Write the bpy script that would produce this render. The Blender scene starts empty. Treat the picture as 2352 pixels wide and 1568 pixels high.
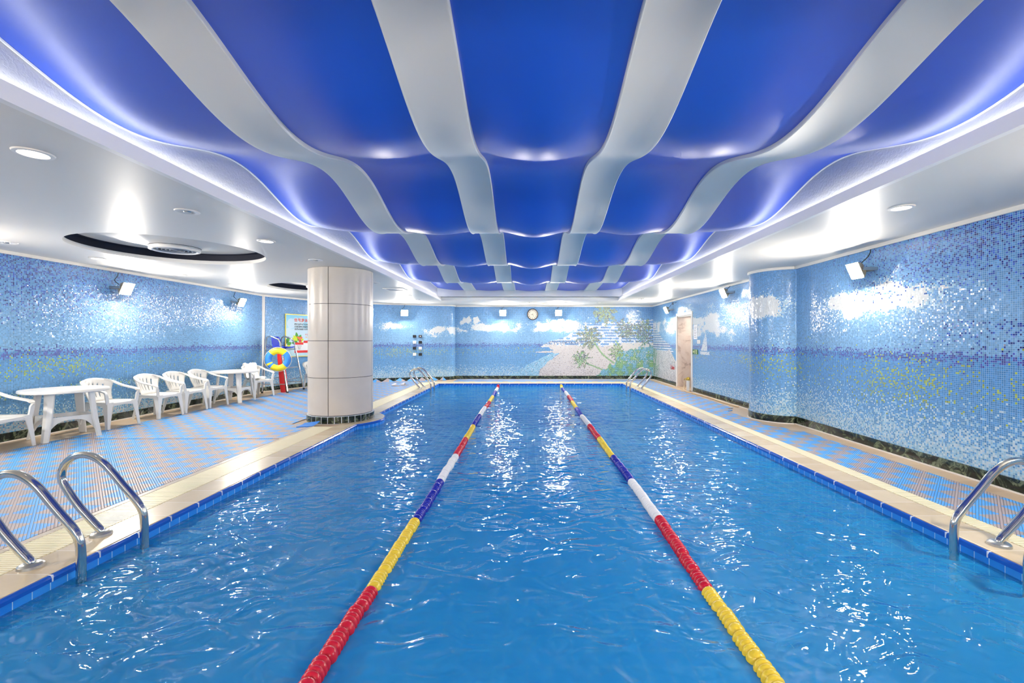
import bpy, bmesh, math, random
import numpy as np
from mathutils import Vector, Matrix

C = bpy.context.scene.collection
PI = math.pi
rng = np.random.RandomState(11)
random.seed(5)

# ---------------------------------------------------------------- dimensions
CAM_H = 1.42
ZC = 2.66            # lower ceiling
WATER = -0.085
PX0, PX1 = -2.87, 3.09      # pool long edges
PY0, PY1 = 1.0, 14.55       # pool short edges
POOL_D = -1.35
COLX, COLY = -3.365, 8.11   # round column
OX0, OX1, OY0, OY1 = -2.70, 2.85, -2.05, 14.1   # raised ceiling opening
WLX, WRX = -7.25, 4.55      # side walls


def lin(c):
    out = []
    for v in c[:3]:
        v = v / 255.0
        out.append(v / 12.92 if v <= 0.04045 else ((v + 0.055) / 1.055) ** 2.4)
    return tuple(out) + (1.0,)


def lin_arr(a):
    a = np.clip(np.asarray(a, float) / 255.0, 0, 1)
    return np.where(a <= 0.04045, a / 12.92, ((a + 0.055) / 1.055) ** 2.4)


# ---------------------------------------------------------------- materials
class NT:
    def __init__(self, name):
        self.mat = bpy.data.materials.new(name)
        self.mat.use_nodes = True
        self.t = self.mat.node_tree
        self.t.nodes.clear()
        self.out = self.n('ShaderNodeOutputMaterial')

    def n(self, kind, **kw):
        nd = self.t.nodes.new(kind)
        for k, v in kw.items():
            setattr(nd, k, v)
        return nd

    def put(self, sock, v):
        if v is None:
            return
        if hasattr(v, 'is_linked') or isinstance(v, bpy.types.NodeSocket):
            self.t.links.new(v, sock)
        else:
            sock.default_value = v

    def m(self, op, a, b=None, c=None):
        nd = self.n('ShaderNodeMath', operation=op)
        self.put(nd.inputs[0], a)
        self.put(nd.inputs[1], b)
        self.put(nd.inputs[2], c)
        return nd.outputs[0]

    def vm(self, op, a, b=None):
        nd = self.n('ShaderNodeVectorMath', operation=op)
        self.put(nd.inputs[0], a)
        self.put(nd.inputs[1], b)
        return nd.outputs[0]

    def sep(self, v):
        nd = self.n('ShaderNodeSeparateXYZ')
        self.put(nd.inputs[0], v)
        return nd.outputs

    def comb(self, x, y, z=0.0):
        nd = self.n('ShaderNodeCombineXYZ')
        self.put(nd.inputs[0], x); self.put(nd.inputs[1], y); self.put(nd.inputs[2], z)
        return nd.outputs[0]

    def mix(self, f, a, b):
        nd = self.n('ShaderNodeMix', data_type='RGBA')
        self.put(nd.inputs[0], f)
        self.put(nd.inputs[6], a)
        self.put(nd.inputs[7], b)
        return nd.outputs[2]

    def ramp(self, f, stops, interp='LINEAR'):
        nd = self.n('ShaderNodeValToRGB')
        nd.color_ramp.interpolation = interp
        els = nd.color_ramp.elements
        while len(els) < len(stops):
            els.new(0.5)
        for e, (p, c) in zip(els, stops):
            e.position = p
            e.color = c
        self.put(nd.inputs[0], f)
        return nd.outputs[0]

    def noise(self, vec, scale, detail=2.0, rough=0.5, dist=0.0):
        nd = self.n('ShaderNodeTexNoise')
        self.put(nd.inputs['Vector'], vec)
        nd.inputs['Scale'].default_value = scale
        nd.inputs['Detail'].default_value = detail
        nd.inputs['Roughness'].default_value = rough
        nd.inputs['Distortion'].default_value = dist
        return nd.outputs[0]

    def white(self, vec):
        nd = self.n('ShaderNodeTexWhiteNoise', noise_dimensions='2D')
        self.put(nd.inputs['Vector'], vec)
        return nd.outputs

    def bump(self, h, strength=0.3, dist=0.01, normal=None):
        nd = self.n('ShaderNodeBump')
        nd.inputs['Strength'].default_value = strength
        nd.inputs['Distance'].default_value = dist
        self.put(nd.inputs['Height'], h)
        self.put(nd.inputs['Normal'], normal)
        return nd.outputs[0]

    def obj(self):
        return self.n('ShaderNodeTexCoord').outputs['Object']

    def uv(self):
        return self.n('ShaderNodeTexCoord').outputs['UV']

    def pos(self):
        return self.n('ShaderNodeNewGeometry').outputs['Position']

    def principled(self, color, rough=0.5, metal=0.0, spec=0.5, normal=None, emit=None, estr=0.0, coat=0.0):
        nd = self.n('ShaderNodeBsdfPrincipled')
        self.put(nd.inputs['Base Color'], color)
        self.put(nd.inputs['Roughness'], rough)
        nd.inputs['Metallic'].default_value = metal
        self.put(nd.inputs['Specular IOR Level'], spec)
        nd.inputs['Coat Weight'].default_value = coat
        self.put(nd.inputs['Normal'], normal)
        if emit is not None:
            self.put(nd.inputs['Emission Color'], emit)
            nd.inputs['Emission Strength'].default_value = estr
        self.t.links.new(nd.outputs[0], self.out.inputs[0])
        return nd

    def grid(self, vec, sx, sy, g):
        """1 in the joint, and the cell index."""
        s = self.sep(vec)
        res = []
        cells = []
        for v, size in ((s[0], sx), (s[1], sy)):
            q = self.m('DIVIDE', v, size)
            f = self.m('FRACT', q)
            d = self.m('ABSOLUTE', self.m('SUBTRACT', f, 0.5))
            res.append(self.m('GREATER_THAN', d, 0.5 - 0.5 * g / size))
            cells.append(self.m('FLOOR', q))
        return self.m('MAXIMUM', res[0], res[1]), self.comb(cells[0], cells[1])


M = {}


def simple(name, c, rough=0.5, metal=0.0, spec=0.5, nscale=0.0, nbump=0.0, coat=0.0, var=0.0):
    t = NT(name)
    nrm = None
    col = lin(c)
    if nbump:
        nrm = t.bump(t.noise(t.obj(), nscale, 3), nbump, 0.01)
    if var:
        k = t.noise(t.obj(), nscale or 6, 3)
        dark = tuple(x * (1 - var) for x in lin(c)[:3]) + (1,)
        col = t.mix(k, dark, lin(c))
    t.principled(col, rough, metal, spec, nrm, coat=coat)
    M[name] = t.mat
    return t.mat


simple('white_plastic', (226, 225, 222), 0.32, nscale=30, nbump=0.03, coat=0.1)
simple('white_paint', (236, 234, 230), 0.42, nscale=14, nbump=0.03)
simple('ribbon_paint', (222, 222, 218), 0.6, nscale=10, nbump=0.02)
simple('lip_paint', (205, 208, 206), 0.45, nscale=10, nbump=0.02)
simple('trim_white', (232, 228, 222), 0.4, nscale=20, nbump=0.03)
simple('steel', (205, 203, 198), 0.13, 1.0, nscale=40, nbump=0.01)
simple('steel_dull', (196, 194, 190), 0.3, 1.0, nscale=40, nbump=0.02)
simple('dark_rubber', (28, 28, 32), 0.6, nscale=60, nbump=0.05)
simple('blue_plastic', (22, 52, 205), 0.28, nscale=30, nbump=0.02)
simple('red_vinyl', (232, 30, 34), 0.38, nscale=18, nbump=0.08)
simple('ring_yellow', (250, 228, 40), 0.4, nscale=40, nbump=0.04)
simple('ring_blue', (58, 140, 232), 0.4, nscale=40, nbump=0.04)
simple('cord_white', (225, 222, 205), 0.6, nscale=80, nbump=0.1)
simple('float_red', (205, 28, 52), 0.26, nscale=30, nbump=0.02)
simple('float_yellow', (240, 208, 60), 0.26, nscale=30, nbump=0.02)
simple('float_blue', (22, 36, 165), 0.26, nscale=30, nbump=0.02)
simple('float_white', (238, 238, 236), 0.26, nscale=30, nbump=0.02)
simple('clock_rim', (52, 30, 24), 0.3, nscale=30, nbump=0.02)
simple('clock_face', (238, 230, 215), 0.5, nscale=30, nbump=0.01)
simple('ink', (40, 40, 40), 0.6, nscale=30, nbump=0.01)
simple('plate_black', (16, 18, 26), 0.35, nscale=30, nbump=0.02)
simple('plate_grey', (52, 52, 60), 0.35, nscale=30, nbump=0.02)
simple('plate_white', (236, 232, 226), 0.35, nscale=30, nbump=0.02)
simple('gold_frame', (222, 196, 90), 0.35, 0.4, nscale=30, nbump=0.02)
simple('poster_red', (226, 30, 36), 0.5, nscale=10, nbump=0.01)
simple('poster_white', (238, 238, 240), 0.5, nscale=10, nbump=0.01)
simple('poster_cloud', (196, 222, 238), 0.5, nscale=10, nbump=0.01)
simple('poster_title', (222, 74, 48), 0.5, nscale=10, nbump=0.01)
simple('poster_orange', (244, 160, 40), 0.5, nscale=10, nbump=0.01)
simple('leaf_green', (70, 160, 46), 0.5, nscale=9, nbump=0.01)
simple('leaf_dark', (34, 112, 44), 0.5, nscale=9, nbump=0.01)
simple('leaf_lime', (206, 226, 40), 0.5, nscale=9, nbump=0.01)
simple('flower_coral', (240, 110, 60), 0.5, nscale=9, nbump=0.01)
simple('flower_pink', (214, 36, 90), 0.5, nscale=9, nbump=0.01)
simple('sign_green', (46, 104, 44), 0.5, nscale=10, nbump=0.01)
simple('sign_pale', (232, 238, 190), 0.5, nscale=10, nbump=0.01)
simple('depth_red', (196, 60, 66), 0.5, nscale=10, nbump=0.01)
simple('brass', (208, 176, 78), 0.3, 0.8, nscale=30, nbump=0.03)
simple('hose_beige', (214, 186, 146), 0.5, nscale=40, nbump=0.04)
simple('towel', (240, 238, 232), 0.9, nscale=45, nbump=0.35)
simple('slipper_white', (228, 226, 230), 0.5, nscale=45, nbump=0.1)
simple('slipper_sole', (170, 172, 186), 0.6, nscale=45, nbump=0.1)
simple('housing', (176, 160, 136), 0.45, 0.3, nscale=30, nbump=0.03)
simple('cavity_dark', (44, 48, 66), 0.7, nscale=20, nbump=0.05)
simple('vent_grey', (150, 156, 166), 0.4, nscale=20, nbump=0.02)
simple('cable_black', (22, 20, 20), 0.5, nscale=20, nbump=0.05)
simple('door_dark', (120, 108, 100), 0.5, nscale=8, nbump=0.05, var=0.2)
simple('bullnose_blue', (24, 92, 196), 0.15, nscale=6, nbump=0.01, var=0.15)
simple('tile_joint', (214, 222, 232), 0.7, nscale=50, nbump=0.1)
simple('stain_brown', (150, 132, 108), 0.8, nscale=30, nbump=0.1)


def emitter(name, c, strength):
    t = NT(name)
    nd = t.n('ShaderNodeEmission')
    nd.inputs[0].default_value = lin(c)
    nd.inputs[1].default_value = strength
    t.t.links.new(nd.outputs[0], t.out.inputs[0])
    M[name] = t.mat


LAMP = 340.0
emitter('flood_glow', (255, 244, 228), LAMP)
emitter('passage_fill_glow', (255, 246, 234), 40.0)  # for the fill light added in the doorway
emitter('downlight_glow', (255, 244, 224), 5.0)
emitter('cove_glow', (246, 250, 252), 6.0)
for k_ in ('downlight_glow',):
    M[k_].cycles.emission_sampling = 'NONE'


def mat_soffit():
    t = NT('soffit_paint')
    n1 = t.noise(t.obj(), 26, 4, 0.6)
    n2 = t.noise(t.obj(), 2.2, 2)
    h = t.m('ADD', t.m('MULTIPLY', n1, 0.4), n2)
    t.principled(lin((222, 218, 210)), 0.42, 0, 0.5, t.bump(h, 0.25, 0.006))
    M['soffit_paint'] = t.mat


def mat_gable():
    t = NT('gable_texture')
    n1 = t.noise(t.obj(), 40, 3, 0.6, 0.6)
    t.principled(lin((206, 206, 206)), 0.5, 0, 0.4, t.bump(n1, 0.5, 0.01))
    M['gable_texture'] = t.mat


def mat_blue_ceiling():
    t = NT('blue_ceiling_film')
    n1 = t.noise(t.obj(), 30, 4, 0.7)
    n2 = t.noise(t.obj(), 160, 2, 0.7)
    rough = t.m('ADD', 0.36, t.m('MULTIPLY', n1, 0.08))
    h = t.m('ADD', n1, t.m('MULTIPLY', n2, 0.5))
    nd = t.principled(lin((14, 78, 206)), rough, 0, 0.9, t.bump(h, 0.1, 0.004), coat=0.0)
    nd.inputs['IOR'].default_value = 1.75
    M['blue_ceiling_film'] = t.mat


def mat_mosaic():
    t = NT('glass_mosaic')
    at = t.n('ShaderNodeAttribute', attribute_name='tile_color')
    uv = t.uv()
    g, cell = t.grid(uv, 1.0, 1.0, 0.14)
    w = t.white(cell)
    col = t.mix(t.m('MULTIPLY', g, 0.75), at.outputs['Color'], lin((176, 206, 232)))
    rough = t.m('ADD', 0.14, t.m('MULTIPLY', g, 0.5))
    # every tile sits at a slightly different tilt
    geo = t.n('ShaderNodeNewGeometry')
    off = t.vm('SUBTRACT', w[1], (0.5, 0.5, 0.5))
    sc = t.n('ShaderNodeVectorMath', operation='SCALE')
    t.put(sc.inputs[0], off)
    sc.inputs['Scale'].default_value = 0.10
    wob = t.noise(t.obj(), 3.0, 2)
    nn = t.vm('NORMALIZE', t.vm('ADD', geo.outputs['Normal'], sc.outputs[0]))
    b = t.bump(t.m('ADD', t.m('MULTIPLY', t.m('SUBTRACT', 1.0, g), 0.10), wob), 0.35, 0.015, nn)
    t.principled(col, rough, 0, 0.5, b)
    M['glass_mosaic'] = t.mat


def mat_pool_tile(name, size, c1, c2, joint, uvmode=True, g=0.006):
    t = NT(name)
    v = t.uv()
    gr, cell = t.grid(v, size, size, g)
    w = t.white(cell)
    n = t.noise(t.obj(), 1.2, 3)
    f = t.m('ADD', t.m('MULTIPLY', w[0], 0.65), t.m('MULTIPLY', n, 0.35))
    col = t.mix(f, lin(c1), lin(c2))
    col = t.mix(gr, col, lin(joint))
    t.principled(col, t.m('ADD', 0.2, t.m('MULTIPLY', gr, 0.5)), 0, 0.5)
    M[name] = t.mat


def mat_water():
    t = NT('pool_water')
    p = t.pos()
    a = t.noise(p, 1.5, 1, 0.5, 0.6)
    st = t.vm('MULTIPLY', p, (1.0, 1.35, 1.0))
    b = t.noise(st, 3.8, 1, 0.5, 1.6)
    c = t.noise(st, 11.0, 2, 0.5, 1.0)
    h = t.m('ADD', a, t.m('ADD', t.m('MULTIPLY', b, 0.48), t.m('MULTIPLY', c, 0.035)))
    nrm = t.bump(h, 1.0, WAVE)
    fr = t.n('ShaderNodeFresnel')
    fr.inputs['IOR'].default_value = 1.33
    t.put(fr.inputs['Normal'], nrm)
    gl = t.n('ShaderNodeBsdfGlossy')
    gl.inputs['Roughness'].default_value = 0.03
    t.put(gl.inputs['Normal'], nrm)
    tr = t.n('ShaderNodeBsdfTransparent')
    tr.inputs[0].default_value = (0.90, 0.98, 1.0, 1)
    rf = t.n('ShaderNodeBsdfRefraction')
    rf.inputs['Color'].default_value = (0.90, 0.98, 1.0, 1)
    rf.inputs['IOR'].default_value = 1.33
    rf.inputs['Roughness'].default_value = 0.0
    t.put(rf.inputs['Normal'], nrm)
    mx = t.n('ShaderNodeMixShader')
    mx.inputs[0].default_value = 0.42
    t.t.links.new(tr.outputs[0], mx.inputs[1])
    t.t.links.new(rf.outputs[0], mx.inputs[2])
    df = t.n('ShaderNodeBsdfDiffuse')          # blue put into the surface to brighten the water, standing for scattered light
    df.inputs['Color'].default_value = (0.036, 0.47, 0.99, 1)
    t.put(df.inputs['Normal'], nrm)
    mt = t.n('ShaderNodeMixShader')
    mt.inputs[0].default_value = 0.44
    t.t.links.new(mx.outputs[0], mt.inputs[1])
    t.t.links.new(df.outputs[0], mt.inputs[2])
    m2 = t.n('ShaderNodeMixShader')
    t.t.links.new(fr.outputs[0], m2.inputs[0])
    t.t.links.new(mt.outputs[0], m2.inputs[1])
    t.t.links.new(gl.outputs[0], m2.inputs[2])
    t.t.links.new(m2.outputs[0], t.out.inputs[0])
    M['pool_water'] = t.mat


WAVE = 0.050


def mat_deck_tile():
    t = NT('deck_tile')
    g, cell = t.grid(t.pos(), 0.3, 0.3, 0.005)
    w = t.white(cell)
    n = t.noise(t.pos(), 5, 4, 0.6)
    col = t.mix(t.m('ADD', t.m('MULTIPLY', w[0], 0.4), t.m('MULTIPLY', n, 0.6)), lin((180, 154, 126)), lin((214, 192, 164)))
    col = t.mix(g, col, lin((168, 150, 130)))
    t.principled(col, 0.3, 0, 0.5)
    M['deck_tile'] = t.mat


def mat_coping(name, c1, c2, joint):
    t = NT(name)
    g, cell = t.grid(t.pos(), 50.0, 0.3, 0.006)
    w = t.white(cell)
    n = t.noise(t.pos(), 4, 4, 0.65, 0.6)
    col = t.mix(t.m('ADD', t.m('MULTIPLY', w[0], 0.45), t.m('MULTIPLY', n, 0.55)), lin(c1), lin(c2))
    col = t.mix(g, col, lin(joint))
    t.principled(col, 0.24, 0, 0.5, t.bump(n, 0.08, 0.004))
    M[name] = t.mat


def mat_mat(name, sgn):
    """ribbed vinyl matting, ribs on the diagonal, blue and taupe chevrons"""
    t = NT(name)
    s = t.sep(t.pos())
    r2 = 1 / math.sqrt(2)
    if sgn > 0:      # ribs run along (+1,+1)
        v = t.m('MULTIPLY', t.m('ADD', s[0], s[1]), r2)
        u = t.m('MULTIPLY', t.m('SUBTRACT', s[0], s[1]), r2)
    else:            # ribs run along (-1,+1)
        v = t.m('MULTIPLY', t.m('SUBTRACT', s[1], s[0]), r2)
        u = t.m('MULTIPLY', t.m('ADD', s[0], s[1]), r2)
    pitch = 0.019
    q = t.m('DIVIDE', u, pitch)
    i = t.m('FLOOR', q)
    f = t.m('ABSOLUTE', t.m('SUBTRACT', t.m('FRACT', q), 0.5))
    w = 7.0
    tri = t.m('DIVIDE', t.m('ABSOLUTE', t.m('SUBTRACT', t.m('MODULO', t.m('ADD', i, 9002.0), 2 * w), w)), w)
    d0 = t.m('MULTIPLY', t.m('ABSOLUTE', t.m('SUBTRACT', t.m('FRACT', t.m('DIVIDE', v, 0.27)), 0.5)), 2.0)
    blue = t.m('LESS_THAN', d0, tri)
    n = t.noise(t.pos(), 3.0, 3)
    cb = t.mix(n, lin((58, 148, 228)), lin((88, 178, 246)))
    cg = t.mix(n, lin((158, 144, 146)), lin((186, 170, 170)))
    col = t.mix(blue, cg, cb)
    groove = t.m('GREATER_THAN', f, 0.41)
    # small drain slots along the grooves
    dots = t.m('GREATER_THAN', t.m('FRACT', t.m('DIVIDE', v, 0.024)), 0.45)
    dark = t.m('MULTIPLY', groove, t.m('ADD', 0.35, t.m('MULTIPLY', dots, 0.5)))
    col = t.mix(dark, col, lin((70, 66, 72)))
    prof = t.m('SUBTRACT', 1.0, t.m('MULTIPLY', t.m('POWER', t.m('MULTIPLY', f, 2.0), 3.0), 1.0))
    t.principled(col, 0.38, 0, 0.5, t.bump(prof, 0.7, 0.006))
    M[name] = t.mat


def mat_marble(name, c1, c2, c3, scale, rough=0.2):
    t = NT(name)
    p = t.pos()
    n = t.noise(p, scale, 6, 0.65, 1.6)
    col = t.ramp(n, [(0.36, lin(c1)), (0.52, lin(c2)), (0.62, lin(c3)), (0.70, lin(c1))])
    t.principled(col, rough, 0, 0.5)
    M[name] = t.mat


def mat_pillar():
    t = NT('pillar_panel')
    n = t.noise(t.pos(), 2.2, 4, 0.6)
    col = t.mix(n, lin((198, 190, 180)), lin((216, 208, 200)))
    t.principled(col, 0.28, 0, 0.4)
    M['pillar_panel'] = t.mat


mat_soffit(); mat_gable(); mat_blue_ceiling(); mat_mosaic()
mat_pool_tile('pool_wall_tile', 0.10, (30, 124, 222), (54, 152, 238), (160, 206, 240), g=0.005)
mat_pool_tile('pool_floor_tile', 0.20, (44, 156, 238), (88, 196, 250), (186, 236, 254), g=0.014)
mat_water(); mat_deck_tile()
mat_coping('coping_tile', (196, 174, 138), (226, 210, 178), (232, 222, 202))
mat_coping('curb_tile', (206, 192, 168), (226, 214, 194), (190, 176, 156))
simple('grating_cream', (238, 230, 198), 0.35, nscale=20, nbump=0.03)
simple('gutter_dark', (120, 108, 84), 0.7, nscale=20, nbump=0.05)
mat_mat('matting_left', -1); mat_mat('matting_right', 1)
mat_marble('green_marble', (12, 16, 14), (38, 50, 40), (120, 132, 104), 6.0, 0.15)
mat_marble('pale_marble', (232, 222, 214), (226, 212, 202), (186, 168, 160), 1.3, 0.25)
mat_pillar()


# ---------------------------------------------------------------- mesh builder
class MB:
    def __init__(self):
        self.v = []
        self.f = []
        self.mi = []
        self.cur = 0

    def add(self, vs, fs):
        o = len(self.v)
        self.v += [tuple(p) for p in vs]
        self.f += [tuple(i + o for i in f) for f in fs]
        self.mi += [self.cur] * len(fs)
        return self

    def box(self, x0, x1, y0, y1, z0, z1, mtx=None):
        vs = [Vector(p) for p in ((x0, y0, z0), (x1, y0, z0), (x1, y1, z0), (x0, y1, z0), (x0, y0, z1), (x1, y0, z1), (x1, y1, z1), (x0, y1, z1))]
        if mtx:
            vs = [mtx @ p for p in vs]
        return self.add(vs, [(0, 3, 2, 1), (4, 5, 6, 7), (0, 1, 5, 4), (1, 2, 6, 5), (2, 3, 7, 6), (3, 0, 4, 7)])

    def rings(self, rs, close_u=True, cap0=True, cap1=True):
        n = len(rs[0])
        vs = [p for r in rs for p in r]
        fs = []
        for i in range(len(rs) - 1):
            for j in range(n if close_u else n - 1):
                a = i * n + j
                b = i * n + (j + 1) % n
                fs.append((a, b, b + n, a + n))
        if cap0:
            fs.append(tuple(range(n))[::-1])
        if cap1:
            fs.append(tuple(range((len(rs) - 1) * n, len(rs) * n)))
        return self.add(vs, fs)

    def tube(self, path, r, seg=10, cap=True, flat=None):
        """round (or flattened) tube along a path; r may be a list"""
        P = [Vector(p) for p in path]
        n = len(P)
        R = r if isinstance(r, (list, tuple)) else [r] * n
        T = []
        for i in range(n):
            t = P[min(i + 1, n - 1)] - P[max(i - 1, 0)]
            T.append(t.normalized())
        ref = Vector((0, 0, 1)) if abs(T[0].z) < 0.9 else Vector((1, 0, 0))
        u = T[0].cross(ref).normalized()
        rs = []
        for i in range(n):
            u = (u - T[i] * u.dot(T[i])).normalized()
            w = T[i].cross(u)
            ring = []
            for k in range(seg):
                a = 2 * PI * k / seg
                ru, rw = (R[i], R[i]) if flat is None else (R[i] * flat[0], R[i] * flat[1])
                ring.append(P[i] + u * (math.cos(a) * ru) + w * (math.sin(a) * rw))
            rs.append(ring)
        return self.rings(rs, True, cap, cap)

    def lathe(self, prof, seg=24, axis='z', center=(0, 0, 0), mtx=None, cap=True):
        rs = []
        cx, cy, cz = center
        for r, h in prof:
            ring = []
            for k in range(seg):
                a = 2 * PI * k / seg
                c, s = r * math.cos(a), r * math.sin(a)
                if axis == 'z':
                    p = Vector((cx + c, cy + s, cz + h))
                elif axis == 'y':
                    p = Vector((cx + c, cy + h, cz + s))
                else:
                    p = Vector((cx + h, cy + c, cz + s))
                ring.append(mtx @ p if mtx else p)
            rs.append(ring)
        return self.rings(rs, True, cap, cap)

    def prism(self, poly, z0, z1, mtx=None):
        n = len(poly)
        vs = [Vector((x, y, z0)) for x, y in poly] + [Vector((x, y, z1)) for x, y in poly]
        if mtx:
            vs = [mtx @ p for p in vs]
        fs = [tuple(range(n))[::-1], tuple(range(n, 2 * n))]
        for i in range(n):
            j = (i + 1) % n
            fs.append((i, j, j + n, i + n))
        return self.add(vs, fs)

    def build(self, name, mat, parent=None, smooth=False, loc=None, fix=True, uv=None):
        me = bpy.data.meshes.new(name)
        vs = self.v
        if loc is not None:
            lx, ly, lz = loc
            vs = [(a - lx, b - ly, c - lz) for a, b, c in vs]
        me.from_pydata(vs, [], self.f)
        mats = mat if isinstance(mat, (list, tuple)) else [mat]
        for m in mats:
            me.materials.append(M[m])
        if len(mats) > 1:
            me.polygons.foreach_set('material_index', self.mi)
        if uv is not None:
            l = me.uv_layers.new(name='UVMap')
            for poly in me.polygons:
                for li, vi in zip(poly.loop_indices, poly.vertices):
                    l.data[li].uv = uv(poly, self.v[vi])
        if fix:
            bm = bmesh.new()
            bm.from_mesh(me)
            bmesh.ops.recalc_face_normals(bm, faces=bm.faces)
            bm.to_mesh(me)
            bm.free()
        if smooth:
            me.polygons.foreach_set('use_smooth', [True] * len(me.polygons))
            try:
                me.set_sharp_from_angle(angle=math.radians(42))
            except Exception:
                pass
        me.update()
        o = bpy.data.objects.new(name, me)
        C.objects.link(o)
        if loc is not None:
            o.location = loc
        if parent is not None:
            o.parent = parent
        return o


def bevel(o, w=0.006, seg=2):
    m = o.modifiers.new('bevel', 'BEVEL')
    m.width = w
    m.segments = seg
    m.limit_method = 'ANGLE'
    m.angle_limit = math.radians(40)
    return o


def tag(o, label, cat, group=None, kind=None):
    if label:
        o['label'] = label
    if cat:
        o['category'] = cat
    if group:
        o['group'] = group
    if kind:
        o['kind'] = kind
    return o


def thing(name, label, cat, loc=(0, 0, 0), rz=0.0, group=None):
    o = bpy.data.objects.new(name, None)
    o.empty_display_size = 0.1
    C.objects.link(o)
    o.location = loc
    o.rotation_euler = (0, 0, rz)
    return tag(o, label, cat, group)


def structure(o, label=None, cat=None):
    o['kind'] = 'structure'
    if label:
        o['label'] = label
    if cat:
        o['category'] = cat
    return o


def dup(root, loc, rz, label, group=None):
    r = root.copy()
    C.objects.link(r)
    r.location = loc
    r.rotation_euler = (0, 0, rz)
    r['label'] = label
    if group:
        r['group'] = group
    for ch in list(root.children):
        c = ch.copy()
        C.objects.link(c)
        c.parent = r
        for g in list(ch.children):
            d = g.copy()
            C.objects.link(d)
            d.parent = c
    return r


def catmull(pts, n=8):
    P = [Vector(p) for p in pts]
    P = [P[0] * 2 - P[1]] + P + [P[-1] * 2 - P[-2]]
    out = []
    for i in range(1, len(P) - 2):
        for k in range(n):
            t = k / n
            a, b, c, d = P[i - 1], P[i], P[i + 1], P[i + 2]
            out.append(0.5 * ((2 * b) + (c - a) * t + (2 * a - 5 * b + 4 * c - d) * t * t + (3 * b - a - 3 * c + d) * t ** 3))
    out.append(P[-2])
    return out


def wall_frame(o, origin, d):
    """local x along d, local y up, local z out of the wall (towards the room)"""
    d = Vector((d[0], d[1], 0)).normalized()
    up = Vector((0, 0, 1))
    nrm = d.cross(up)
    m = Matrix(((d.x, up.x, nrm.x), (d.y, up.y, nrm.y), (d.z, up.z, nrm.z)))
    o.location = origin
    o.rotation_euler = m.to_euler()
    return o


# ---------------------------------------------------------------- noise for the mural
def vnoise(x, y, seed=0):
    xi = np.floor(x).astype(np.int64)
    yi = np.floor(y).astype(np.int64)
    fx = x - xi
    fy = y - yi
    fx = fx * fx * (3 - 2 * fx)
    fy = fy * fy * (3 - 2 * fy)

    def h(a, b):
        k = (a * 374761393 + b * 668265263 + seed * 974634767) & 0x7FFFFFFF
        k = ((k ^ (k >> 13)) * 1274126177) & 0x7FFFFFFF
        return ((k ^ (k >> 16)) & 0xFFFF) / 65535.0
    a = h(xi, yi); b = h(xi + 1, yi); c = h(xi, yi + 1); d = h(xi + 1, yi + 1)
    return (a * (1 - fx) + b * fx) * (1 - fy) + (c * (1 - fx) + d * fx) * fy


def fbm(x, y, seed=0, o=4):
    s = 0.0
    a = 0.5
    for i in range(o):
        s = s + a * vnoise(x * 2 ** i, y * 2 ** i, seed + i * 17)
        a *= 0.5
    return s / 0.9375


def sm(a, b, x):
    t = np.clip((x - a) / (b - a), 0, 1)
    return t * t * (3 - 2 * t)


def inpoly(x, y, poly):
    ins = np.zeros(x.shape, bool)
    n = len(poly)
    j = n - 1
    for i in range(n):
        xi, yi = poly[i]
        xj, yj = poly[j]
        c = ((yi > y) != (yj > y)) & (x < (xj - xi) * (y - yi) / (yj - yi + 1e-12) + xi)
        ins ^= c
        j = i
    return ins


def setc(col, mask, c, jit=0.0):
    n = int(mask.sum())
    if n:
        base = np.tile(np.array(c, float), (n, 1))
        if jit:
            base *= 1 + (rng.rand(n, 1) - 0.5) * jit
        col[mask] = base


def mural_common(s, z, dark_p, cloud_p, light_base=1.0, surf=0.62, yc=1.02, yw=0.13):
    n = len(z)
    R = rng.rand(n)
    R2 = rng.rand(n)
    sky_t = np.clip((z - 1.25) / 1.35, 0, 1)[:, None]
    sky = np.array((124, 176, 222)) * (1 - sky_t) + np.array((84, 148, 212)) * sky_t
    sea_t = np.clip((z - 0.2) / 1.0, 0, 1)[:, None]
    sea = np.array((108, 170, 220)) * (1 - sea_t) + np.array((74, 144, 208)) * sea_t
    col = np.where((z > 1.25)[:, None], sky, sea)
    col = col * (0.90 + 0.2 * R[:, None])
    # horizon band
    st = vnoise(s * 1.3, z * 20, 5)
    hb = np.exp(-((z - 1.235) / 0.065) ** 2) * (0.35 + 0.5 * st)
    setc(col, R2 < hb, (64, 74, 168), 0.3)
    # yellow-green tiles on the sea
    yb = np.exp(-((z - yc) / yw) ** 2) * (0.06 + 0.22 * sm(0.35, 0.75, vnoise(s * 0.9, z * 2, 8)))
    R3 = rng.rand(n)
    setc(col, R3 < yb, (172, 186, 60), 0.3)
    # surf: pale tiles get denser toward the floor
    R4 = rng.rand(n)
    edge = surf + 0.22 * (fbm(s * 0.7, z * 0, 21) - 0.5)
    pw = sm(edge, 0.12, z) * 0.80 * light_base
    setc(col, R4 < pw * 0.6, (170, 214, 234), 0.12)
    setc(col, (R4 >= pw * 0.6) & (R4 < pw), (212, 232, 238), 0.08)
    # clouds
    R5 = rng.rand(n)
    setc(col, R5 < cloud_p * 0.55 + sm(0.35, 0.8, cloud_p) * 0.4, (178, 214, 234), 0.1)
    setc(col, (R5 < sm(0.55, 0.85, cloud_p)), (240, 240, 236), 0.05)
    # deep blue scatter in the upper sky
    R6 = rng.rand(n)
    setc(col, R6 < dark_p, (44, 88, 184), 0.4)
    setc(col, R6 < dark_p * 0.25, (30, 48, 130), 0.4)
    return col


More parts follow.
